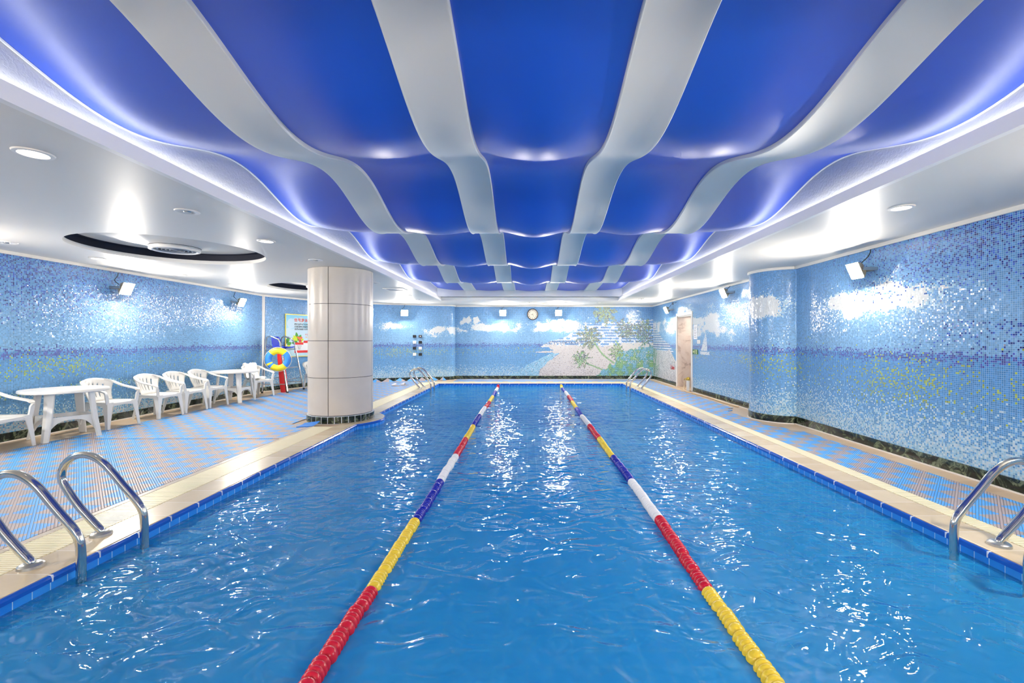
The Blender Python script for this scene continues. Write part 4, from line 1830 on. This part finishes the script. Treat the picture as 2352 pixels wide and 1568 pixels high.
# ---------------------------------------------------------------- poster
dvec = (0.80, 1.80)
po = thing('poster', 'gold-framed light blue swimming club notice on the wall behind the lifeguard chair', 'poster')
pn = Vector((dvec[1], -dvec[0], 0)).normalized()
p0 = Vector((-7.20, 12.40, 0)) + Vector((dvec[0], dvec[1], 0)).normalized() * 0.55
wall_frame(po, (p0.x + pn.x * 0.012, p0.y + pn.y * 0.012, 0.925), dvec)
PW, PH = 1.25, 1.25
t = NT('poster_print')
g_ = t.sep(t.n('ShaderNodeTexCoord').outputs['Object'])
colr = t.ramp(t.m('DIVIDE', g_[1], PH), [(0.0, lin((176, 222, 236))), (0.25, lin((206, 226, 240))), (0.6, lin((176, 218, 238))), (1.0, lin((104, 196, 232)))])
t.principled(colr, 0.35)
M['poster_print'] = t.mat
MB().box(0.02, PW - 0.02, 0.02, PH - 0.02, 0.0, 0.010).build('panel', 'poster_print', po)
b = MB()
b.box(0, PW, 0, 0.022, 0.0, 0.018); b.box(0, PW, PH - 0.022, PH, 0.0, 0.018)
b.box(0, 0.022, 0.022, PH - 0.022, 0.0, 0.018); b.box(PW - 0.022, PW, 0.022, PH - 0.022, 0.0, 0.018)
b.build('frame', 'gold_frame', po)


def flat_poly(pts, z, mat, name, th=0.0015):
    b = MB()
    b.prism(pts, z, z + th)
    return b.build(name, mat, po)


def ell(cx, cy, rx, ry, n=24, a0=0.0):
    return [(cx + rx * math.cos(a0 + 2 * PI * k / n), cy + ry * math.sin(a0 + 2 * PI * k / n)) for k in range(n)]


for k, (cx, cy, r1) in enumerate(((0.20, 0.98, 0.15), (0.36, 1.02, 0.14), (0.52, 1.06, 0.11), (0.12, 0.74, 0.12), (0.30, 0.70, 0.14), (0.62, 0.72, 0.14), (0.46, 0.86, 0.16))):
    cl_ = [(min(PW - 0.023, max(0.023, x)), min(PH - 0.023, max(0.30, y))) for x, y in ell(cx, cy, r1, r1 * 0.95)]
    flat_poly(cl_, 0.0101 + 0.0001 * k, 'poster_cloud', 'cloud', 0.0004)


def leaf(cx, cy, L, w, ang, mat, z):
    pts = []
    for k in range(13):
        u = k / 12
        pts.append((u * L, w * math.sin(PI * u) ** 0.8))
    for k in range(11, 0, -1):
        u = k / 12
        pts.append((u * L, -w * math.sin(PI * u) ** 0.8))
    c, s = math.cos(ang), math.sin(ang)
    flat_poly([(cx + c * x - s * y, cy + s * x + c * y) for x, y in pts], z, mat, 'leaf', 0.0008)


R_ = math.radians
for i, (cx, cy, L, w, a, m_) in enumerate(((0.40, 0.47, 0.20, 0.045, 155, 'leaf_lime'), (0.40, 0.48, 0.25, 0.05, 100, 'leaf_green'), (0.40, 0.47, 0.22, 0.05, 55, 'leaf_green'), (0.40, 0.45, 0.20, 0.05, 195, 'leaf_green'), (0.40, 0.44, 0.17, 0.04, 232, 'leaf_dark'), (0.42, 0.45, 0.21, 0.05, 20, 'leaf_lime'), (0.44, 0.43, 0.19, 0.05, -20, 'leaf_lime'), (0.40, 0.46, 0.22, 0.05, 128, 'leaf_lime'),
                                           (0.06, 0.40, 0.20, 0.05, 75, 'leaf_green'), (0.05, 0.36, 0.16, 0.05, 20, 'leaf_green'), (0.05, 0.32, 0.13, 0.04, -10, 'leaf_lime'), (0.05, 0.38, 0.15, 0.04, 100, 'leaf_dark'), (0.10, 0.20, 0.12, 0.035, 40, 'leaf_lime'))):
    leaf(cx, cy, L, w, R_(a), m_, 0.0110 + 0.0001 * i)
for i, (cx, cy, r1, m_) in enumerate(((0.45, 0.55, 0.05, 'flower_coral'), (0.53, 0.56, 0.045, 'flower_coral'), (0.49, 0.47, 0.055, 'flower_pink'), (0.40, 0.58, 0.03, 'flower_coral'))):
    pts = []
    for k in range(20):
        a = 2 * PI * k / 20
        rad = r1 * (0.6 + 0.4 * abs(math.cos(2.5 * a)))
        pts.append((cx + rad * math.cos(a), cy + rad * math.sin(a)))
    flat_poly(pts, 0.0128 + 0.0001 * i, m_, 'flower', 0.0006)
flat_poly([(0.30, 0.115), (PW - 0.06, 0.115), (PW - 0.06, 0.475), (0.61, 0.475), (0.61, 0.42), (0.30, 0.42)], 0.0135, 'poster_red', 'red_box', 0.0008)
flat_poly([(0.325, 0.185), (PW - 0.08, 0.185), (PW - 0.08, 0.405), (0.60, 0.405), (0.60, 0.355), (0.325, 0.355)], 0.0144, 'poster_white', 'white_box', 0.0006)

FONT = None
try:
    import os
    fp = os.path.join(bpy.utils.resource_path('LOCAL'), 'datafiles', 'fonts')
except Exception:
    fp = None


def text(body, x, y, size, mat, parent, z=0.012, name='lettering', spacing=1.0, align='LEFT', bold=0.0):
    cu = bpy.data.curves.new(name, 'FONT')
    cu.body = body
    cu.size = size
    cu.align_x = align
    cu.align_y = 'CENTER'
    cu.space_character = spacing
    cu.extrude = 0.0006
    cu.offset = bold
    o = bpy.data.objects.new(name, cu)
    C.objects.link(o)
    o.location = (x, y, z)
    cu.materials.append(M[mat])
    dg = bpy.context.evaluated_depsgraph_get()
    me = bpy.data.meshes.new_from_object(o.evaluated_get(dg))
    me.name = name
    bpy.data.objects.remove(o)
    bpy.data.curves.remove(cu)
    o = bpy.data.objects.new(name, me)
    C.objects.link(o)
    o.location = (x, y, z)
    if parent is not None:
        o.parent = parent
    return o


text('信苑游泳培训', 0.29, 1.075, 0.108, 'poster_title', po, spacing=1.18, bold=0.002)
for k, s_ in enumerate(('教练全程水下红色救生', '在资深教练的指导下学', '自然从容能力以超越自')):
    text(s_, 0.30, 0.955 - 0.072 * k, 0.058, 'ink', po, spacing=0.98, bold=0.001)
text('欢迎', 0.66, 0.655, 0.055, 'poster_title', po)
text('加入', 0.67, 0.575, 0.06, 'poster_orange', po)
for k in range(3):
    text('教练员介绍'[: 5 - k], 0.46, 0.315 - 0.042 * k, 0.028, 'ink', po, z=0.0156, align='CENTER')
for k in range(4):
    text('课程表'[: 3], 0.85, 0.36 - 0.04 * k, 0.028, 'ink', po, z=0.0156, align='CENTER')

# ---------------------------------------------------------------- clock
ck = thing('wall_clock', 'round white-faced wall clock with a dark brown rim on the far wall', 'clock')
wall_frame(ck, (0.196, 16.185, 2.345), (1, 0))
MB().lathe([(0.0005, 0.012), (0.178, 0.012)], 48, cap=False).build('face', 'clock_face', ck)
MB().lathe([(0.178, 0.0), (0.178, 0.026), (0.184, 0.036), (0.196, 0.036), (0.204, 0.026), (0.204, 0.0)], 48, cap=False).build('rim', 'clock_rim', ck, smooth=True)
for h in range(1, 13):
    a = PI / 2 - h * PI / 6
    text(str(h), 0.142 * math.cos(a), 0.142 * math.sin(a), 0.05, 'ink', ck, 0.014, 'numeral', align='CENTER', bold=0.001)


def hand(L, w, ang):
    c, s = math.cos(ang), math.sin(ang)
    pts = [(-0.02, -w), (L, -w * 0.5), (L, w * 0.5), (-0.02, w)]
    b = MB()
    b.prism([(c * x - s * y, s * x + c * y) for x, y in pts], 0.019, 0.021)
    b.build('hand', 'ink', ck)


hand(0.07, 0.006, R_(197))
hand(0.105, 0.005, R_(-71))

# ---------------------------------------------------------------- black and white wall plates
PP, PS = resample(CORNER, 0.02)


def on_corner(px):
    ratio = (px - 1211) / 1030.0
    k = np.argmin(np.abs(PP[:, 0] / PP[:, 1] - ratio))
    d = PP[min(k + 3, len(PP) - 1)] - PP[max(k - 3, 0)]
    return PP[k], -d / np.hypot(*d)


names = {'plate_black': 'black', 'plate_grey': 'dark grey', 'plate_white': 'white'}
rows = [('top', 772.1, 'plate_black', 'plate_grey'), ('second', 785.7, 'plate_white', 'plate_black'), ('third', 799.4, 'plate_black', 'plate_white'), ('bottom', 813.5, 'plate_white', 'plate_black')]
for rn, py, ca, cb in rows:
    for side, px, cm in (('left', 952.0, ca), ('right', 964.8, cb)):
        p, d = on_corner(px)
        zz = CAM_H - (py - 780.5) * p[1] / 1030.0
        w = thing('wall_plate', '%s square wall plate, %s one in the %s row on the far corner wall' % (names[cm], side, rn), 'wall plate', (0, 0, 0), 0, 'square plates on the far corner wall')
        nv = Vector((d[1], -d[0], 0))
        wall_frame(w, (p[0] + nv.x * 0.006, p[1] + nv.y * 0.006, zz), d)
        bevel(MB().box(-0.055, 0.055, -0.047, 0.047, 0.0, 0.022).build('plate', cm, w), 0.005)
        MB().box(-0.016, 0.016, -0.014, 0.014, 0.022, 0.028).build('button', 'plate_grey' if cm == 'plate_black' else 'plate_white', w)

# ---------------------------------------------------------------- things on the right wall by the door
sg_ = thing('exit_sign', 'small green exit sign with pale running figure beside the doorway', 'exit sign')
wall_frame(sg_, (WRX - 0.004, 12.12, 1.10), (0, -1))
MB().box(-0.17, 0.17, -0.062, 0.062, 0, 0.014).build('plate', 'sign_green', sg_)
b = MB()
b.prism([(-0.15, 0.0), (-0.10, 0.034), (-0.10, 0.012), (-0.07, 0.012), (-0.07, -0.012), (-0.10, -0.012), (-0.10, -0.034)], 0.014, 0.016)
b.build('arrow', 'sign_pale', sg_)
b = MB()
b.prism(ell(-0.002, 0.040, 0.013, 0.013, 12), 0.014, 0.016)
b.prism([(-0.014, 0.026), (0.018, 0.020), (0.012, -0.012), (-0.012, -0.010)], 0.014, 0.016)
b.prism([(-0.012, -0.010), (-0.030, -0.050), (-0.018, -0.054), (0.002, -0.012)], 0.014, 0.016)
b.prism([(0.002, -0.012), (0.012, -0.010), (0.030, -0.028), (0.022, -0.052), (0.012, -0.050), (0.016, -0.030)], 0.014, 0.016)
b.prism([(-0.014, 0.024), (-0.034, 0.004), (-0.028, -0.002), (-0.010, 0.014)], 0.014, 0.016)
b.build('running_figure', 'sign_pale', sg_)
b = MB()
b.prism([(0.07, -0.05), (0.14, -0.05), (0.14, 0.05), (0.07, 0.05), (0.07, 0.038), (0.125, 0.038), (0.125, -0.038), (0.07, -0.038)], 0.014, 0.016)
b.prism([(0.07, -0.006), (0.115, -0.006), (0.115, 0.006), (0.07, 0.006)], 0.014, 0.016)
b.build('doorway_mark', 'sign_pale', sg_)
nt_ = thing('paper_notice', 'tall white paper notice with faint printing right of the doorway', 'notice')
wall_frame(nt_, (WRX - 0.004, 12.12, 1.63), (0, -1))
MB().box(-0.13, 0.13, -0.19, 0.19, 0, 0.004).build('sheet', 'poster_white', nt_)
b = MB()
for k in range(7):
    b.box(-0.09, 0.09 - 0.02 * (k % 3), 0.13 - 0.045 * k, 0.14 - 0.045 * k, 0.004, 0.0046)
b.build('print_lines', 'plate_grey', nt_)
sw = thing('light_switch', 'small white light switch plate below the paper notice', 'light switch')
wall_frame(sw, (WRX - 0.004, 11.87, 1.37), (0, -1))
bevel(MB().box(-0.10, 0.10, -0.05, 0.05, 0, 0.016).build('plate', 'plate_white', sw), 0.004)
MB().box(-0.03, 0.03, -0.022, 0.022, 0.016, 0.022).build('rocker', 'white_plastic', sw)
dm = thing('depth_marking', 'red 1.6m depth marking on the right wall before the far corner', 'depth marking')
wall_frame(dm, (WRX - 0.004, 14.05, 0.56), (0, -1))
text('1.6m', 0, 0, 0.19, 'depth_red', dm, 0.002, 'lettering', align='CENTER', bold=0.003)

tp = thing('standpipe', 'short white water pipe with a brass tap at the door jamb', 'pipe', (4.47, 12.46, 0.0))
MB().tube([(0, 0, 0.0), (0, 0, 0.30)], 0.045, 16).build('pipe', 'white_plastic', tp, smooth=True)
MB().lathe([(0.05, 0.30), (0.058, 0.32), (0.05, 0.36), (0.03, 0.385), (0.0, 0.39)], 16, cap=False).build('tap', 'brass', tp, smooth=True)
MB().tube([(-0.02, -0.0, 0.34), (-0.09, 0.02, 0.34), (-0.10, 0.02, 0.30)], 0.012, 8).build('spout', 'brass', tp, smooth=True)
b = MB()
b.tube(catmull([(4.37, 12.48, 0.27), (4.36, 12.46, 0.10), (4.33, 12.30, 0.024), (4.38, 11.6, 0.024), (4.42, 10.8, 0.024), (4.40, 10.0, 0.024), (4.43, 9.4, 0.024)], 8), 0.013, 8)
o = b.build('hose', 'hose_beige', None, smooth=True, loc=(4.4, 11.0, 0.02))
tag(o, 'thin beige hose running along the right baseboard from the tap', 'hose')
cb_ = thing('wall_bracket', 'small black bracket under the trim beside the farthest right lamp', 'bracket', (4.50, 13.7, 2.55))
MB().box(-0.06, 0.05, -0.02, 0.02, 0.0, 0.012).build('arm', 'cable_black', cb_)
MB().box(-0.06, -0.045, -0.02, 0.02, -0.06, 0.0).build('hook', 'cable_black', cb_)


# ---------------------------------------------------------------- slippers
def slipper(label):
    t = thing('slipper', label, 'slipper', (0, 0, 0), 0, 'pair of slippers on the mat')
    sole = []
    for k in range(28):
        a = 2 * PI * k / 28
        x = 0.135 * math.cos(a)
        w = 0.045 + 0.008 * math.cos(a)
        sole.append((x, w * math.sin(a)))
    MB().prism(sole, 0.0, 0.02).build('sole', 'slipper_sole', t)
    b = MB()
    rs = []
    for i in range(9):
        u = i / 8
        x = -0.01 + 0.135 * u
        w = 0.052 - 0.012 * u * u
        h = 0.072 - 0.045 * u * u
        rs.append([(x, w * math.cos(PI * k / 10), 0.018 + h * math.sin(PI * k / 10)) for k in range(11)])
    b.rings(rs, close_u=False, cap0=False, cap1=False)
    o = b.build('upper', 'slipper_white', t, smooth=True)
    so = o.modifiers.new('s', 'SOLIDIFY'); so.thickness = 0.006
    return t


s0 = slipper('white slipper on the far mat, left one of the pair')
s0.location = (-4.02, 13.72, 0.0125)
s0.rotation_euler = (0, 0, R_(188))
dup(s0, (-3.80, 13.92, 0.0125), R_(165), 'white slipper on the far mat, right one of the pair', 'pair of slippers on the mat')


# ---------------------------------------------------------------- pool ladders
def make_ladder(label, wide, off):
    """local +x points away from the water; origin on the pool edge, deck level"""
    t = thing('pool_ladder', label, 'pool ladder')
    for s in (-1, 1):
        y = wide / 2 * s
        pts = [(0.213, 0.0), (0.218, 0.035), (0.278, 0.100), (0.380, 0.215), (0.467, 0.340), (0.500, 0.420), (0.478, 0.505), (0.420, 0.560), (0.345, 0.580), (0.262, 0.562), (0.175, 0.500), (0.06, 0.365), (-0.045, 0.242), (-0.085, 0.175), (-0.098, 0.10), (-0.10, -0.1), (-0.10, -1.0)]
        path = catmull([(a + off, y, b_) for a, b_ in pts], 6)
        r = MB().tube(path, 0.025, 16).build('handrail', 'steel', t, smooth=True)
        MB().lathe([(0.0, 0.030), (0.030, 0.030), (0.050, 0.026), (0.062, 0.016), (0.064, 0.0)], 24, center=(0.213 + off, y, 0.0), cap=False).build('flange', 'steel_dull', r, smooth=True)
    for z_ in (-0.19, -0.46, -0.73):
        b = MB()
        b.box(-0.145 + off, -0.060 + off, -wide / 2 - 0.01, wide / 2 + 0.01, z_ - 0.025, z_)
        o = b.build('tread', 'steel_dull', t)
        bevel(o, 0.01, 2)
    return t


l0 = make_ladder('chrome pool ladder at the near left edge, both hooped rails in view', 0.46, 0.0)
l0.location = (PX0, 3.015, 0.010)
l0.rotation_euler = (0, 0, PI)
l0['group'] = 'chrome pool ladders'
dup(l0, (PX0, 13.10, 0.010), PI, 'chrome pool ladder at the far left corner, next to the slippers', 'chrome pool ladders')
l1 = dup(l0, (PX1 - 0.06, 2.85, 0.010), 0.0, 'chrome pool ladder at the near right edge, cut by the right photo edge', 'chrome pool ladders')
dup(l0, (PX1 - 0.06, 13.0, 0.010), 0.0, 'chrome pool ladder at the far right corner below the palm mosaic', 'chrome pool ladders')


# ---------------------------------------------------------------- lane ropes
def float_mesh():
    prof = [(0.012, 0.0), (0.026, 0.002), (0.038, 0.012), (0.045, 0.030), (0.044, 0.046), (0.034, 0.058)]
    y = 0.058
    for k in range(4):
        prof += [(0.034, y + 0.004), (0.0425, y + 0.011), (0.0450, y + 0.018), (0.0430, y + 0.026), (0.034, y + 0.032)]
        y += 0.033
    prof += [(0.024, y + 0.003), (0.012, y + 0.005)]
    return prof


PROF = float_mesh()
FM = {}
for c_ in ('red', 'yellow', 'blue', 'white'):
    o = MB().lathe(PROF, 20, 'y').build('float', 'float_' + c_, None, smooth=True)
    FM[c_] = o.data
    bpy.data.objects.remove(o)


def lane(x, seq, y_first, label, y_end):
    t = thing('lane_rope', label, 'lane rope', (x, 0.0, WATER))
    y = y_first
    k = 0
    rs = random.Random(int(x * 100))
    step = 0.2035
    while y < y_end - 0.25:
        c_ = seq[(k // 5) % 4]
        o = bpy.data.objects.new('float', FM[c_])
        C.objects.link(o)
        o.parent = t
        wob = 0.010 * math.sin(y * 1.7 + x) + 0.006 * math.sin(y * 4.1)
        o.location = (0.012 * math.sin(y * 0.9 + x * 3), y, 0.012 + wob)
        o.rotation_euler = (rs.uniform(-0.03, 0.03), rs.uniform(0, 6), rs.uniform(-0.02, 0.02))
        y += step
        k += 1
    y1 = y
    MB().tube(catmull([(0, y_first - 0.3, 0.012), (0, (y_first + y1) / 2, 0.014), (0, y1, 0.014), (0, PY1 - 0.02, 0.045)], 12), 0.008, 6).build('cable', 'cord_white', t, smooth=True)
    MB().lathe([(0.0, 0.0), (0.04, 0.0), (0.046, 0.03), (0.046, 0.15), (0.03, 0.19), (0.0, 0.20)], 16, 'y', (0, PY1 - 0.36, 0.045), cap=False).build('end_float', 'float_' + seq[(k // 5) % 4], t, smooth=True)
    MB().lathe([(0.0, -0.012), (0.022, -0.012), (0.022, 0.0), (0.0, 0.0)], 12, 'y', (0, PY1, 0.045), cap=False).build('wall_anchor', 'steel_dull', t)


lane(-0.925, ['red', 'yellow', 'blue', 'white'], 2.68 - 1.0175, 'left lane rope, its nearest floats red then yellow', 14.5)
lane(1.085, ['yellow', 'red', 'white', 'blue'], 2.68 - 1.0175, 'right lane rope, its nearest floats yellow then red', 14.5)

# ---------------------------------------------------------------- camera and render look
cam = bpy.data.cameras.new('camera')
co = bpy.data.objects.new('camera', cam)
C.objects.link(co)
co.location = (0, 0, CAM_H)
co.rotation_euler = (PI / 2, 0, 0)
cam.sensor_width = 36.0
cam.lens = 36.0 * 1030.0 / 2352.0
cam.shift_x = (1176 - 1211) / 2352.0
cam.shift_y = (780.5 - 784) / 2352.0
cam.clip_start = 0.02
sc = bpy.context.scene
sc.camera = co

w = bpy.data.worlds.new('world')
sc.world = w
w.use_nodes = True
bg = w.node_tree.nodes.get('Background') or w.node_tree.nodes.new('ShaderNodeBackground')
bg.inputs[0].default_value = (0.05, 0.06, 0.08, 1)
bg.inputs[1].default_value = 0.3

sc.view_settings.view_transform = 'Standard'
sc.view_settings.look = 'None'
sc.view_settings.gamma = 1.0
sc.view_settings.exposure = 1.0
sc.view_settings.use_curve_mapping = False
sc.cycles.use_denoising = True
sc.cycles.use_adaptive_sampling = True
sc.cycles.adaptive_threshold = 0.11
sc.cycles.adaptive_min_samples = 16
sc.cycles.max_bounces = 8
sc.cycles.diffuse_bounces = 4
sc.cycles.glossy_bounces = 4
sc.cycles.transmission_bounces = 4
sc.cycles.transparent_max_bounces = 12
sc.cycles.sample_clamp_indirect = 6.0
sc.cycles.sample_clamp_direct = 0.0
sc.cycles.caustics_reflective = True
sc.cycles.caustics_refractive = True
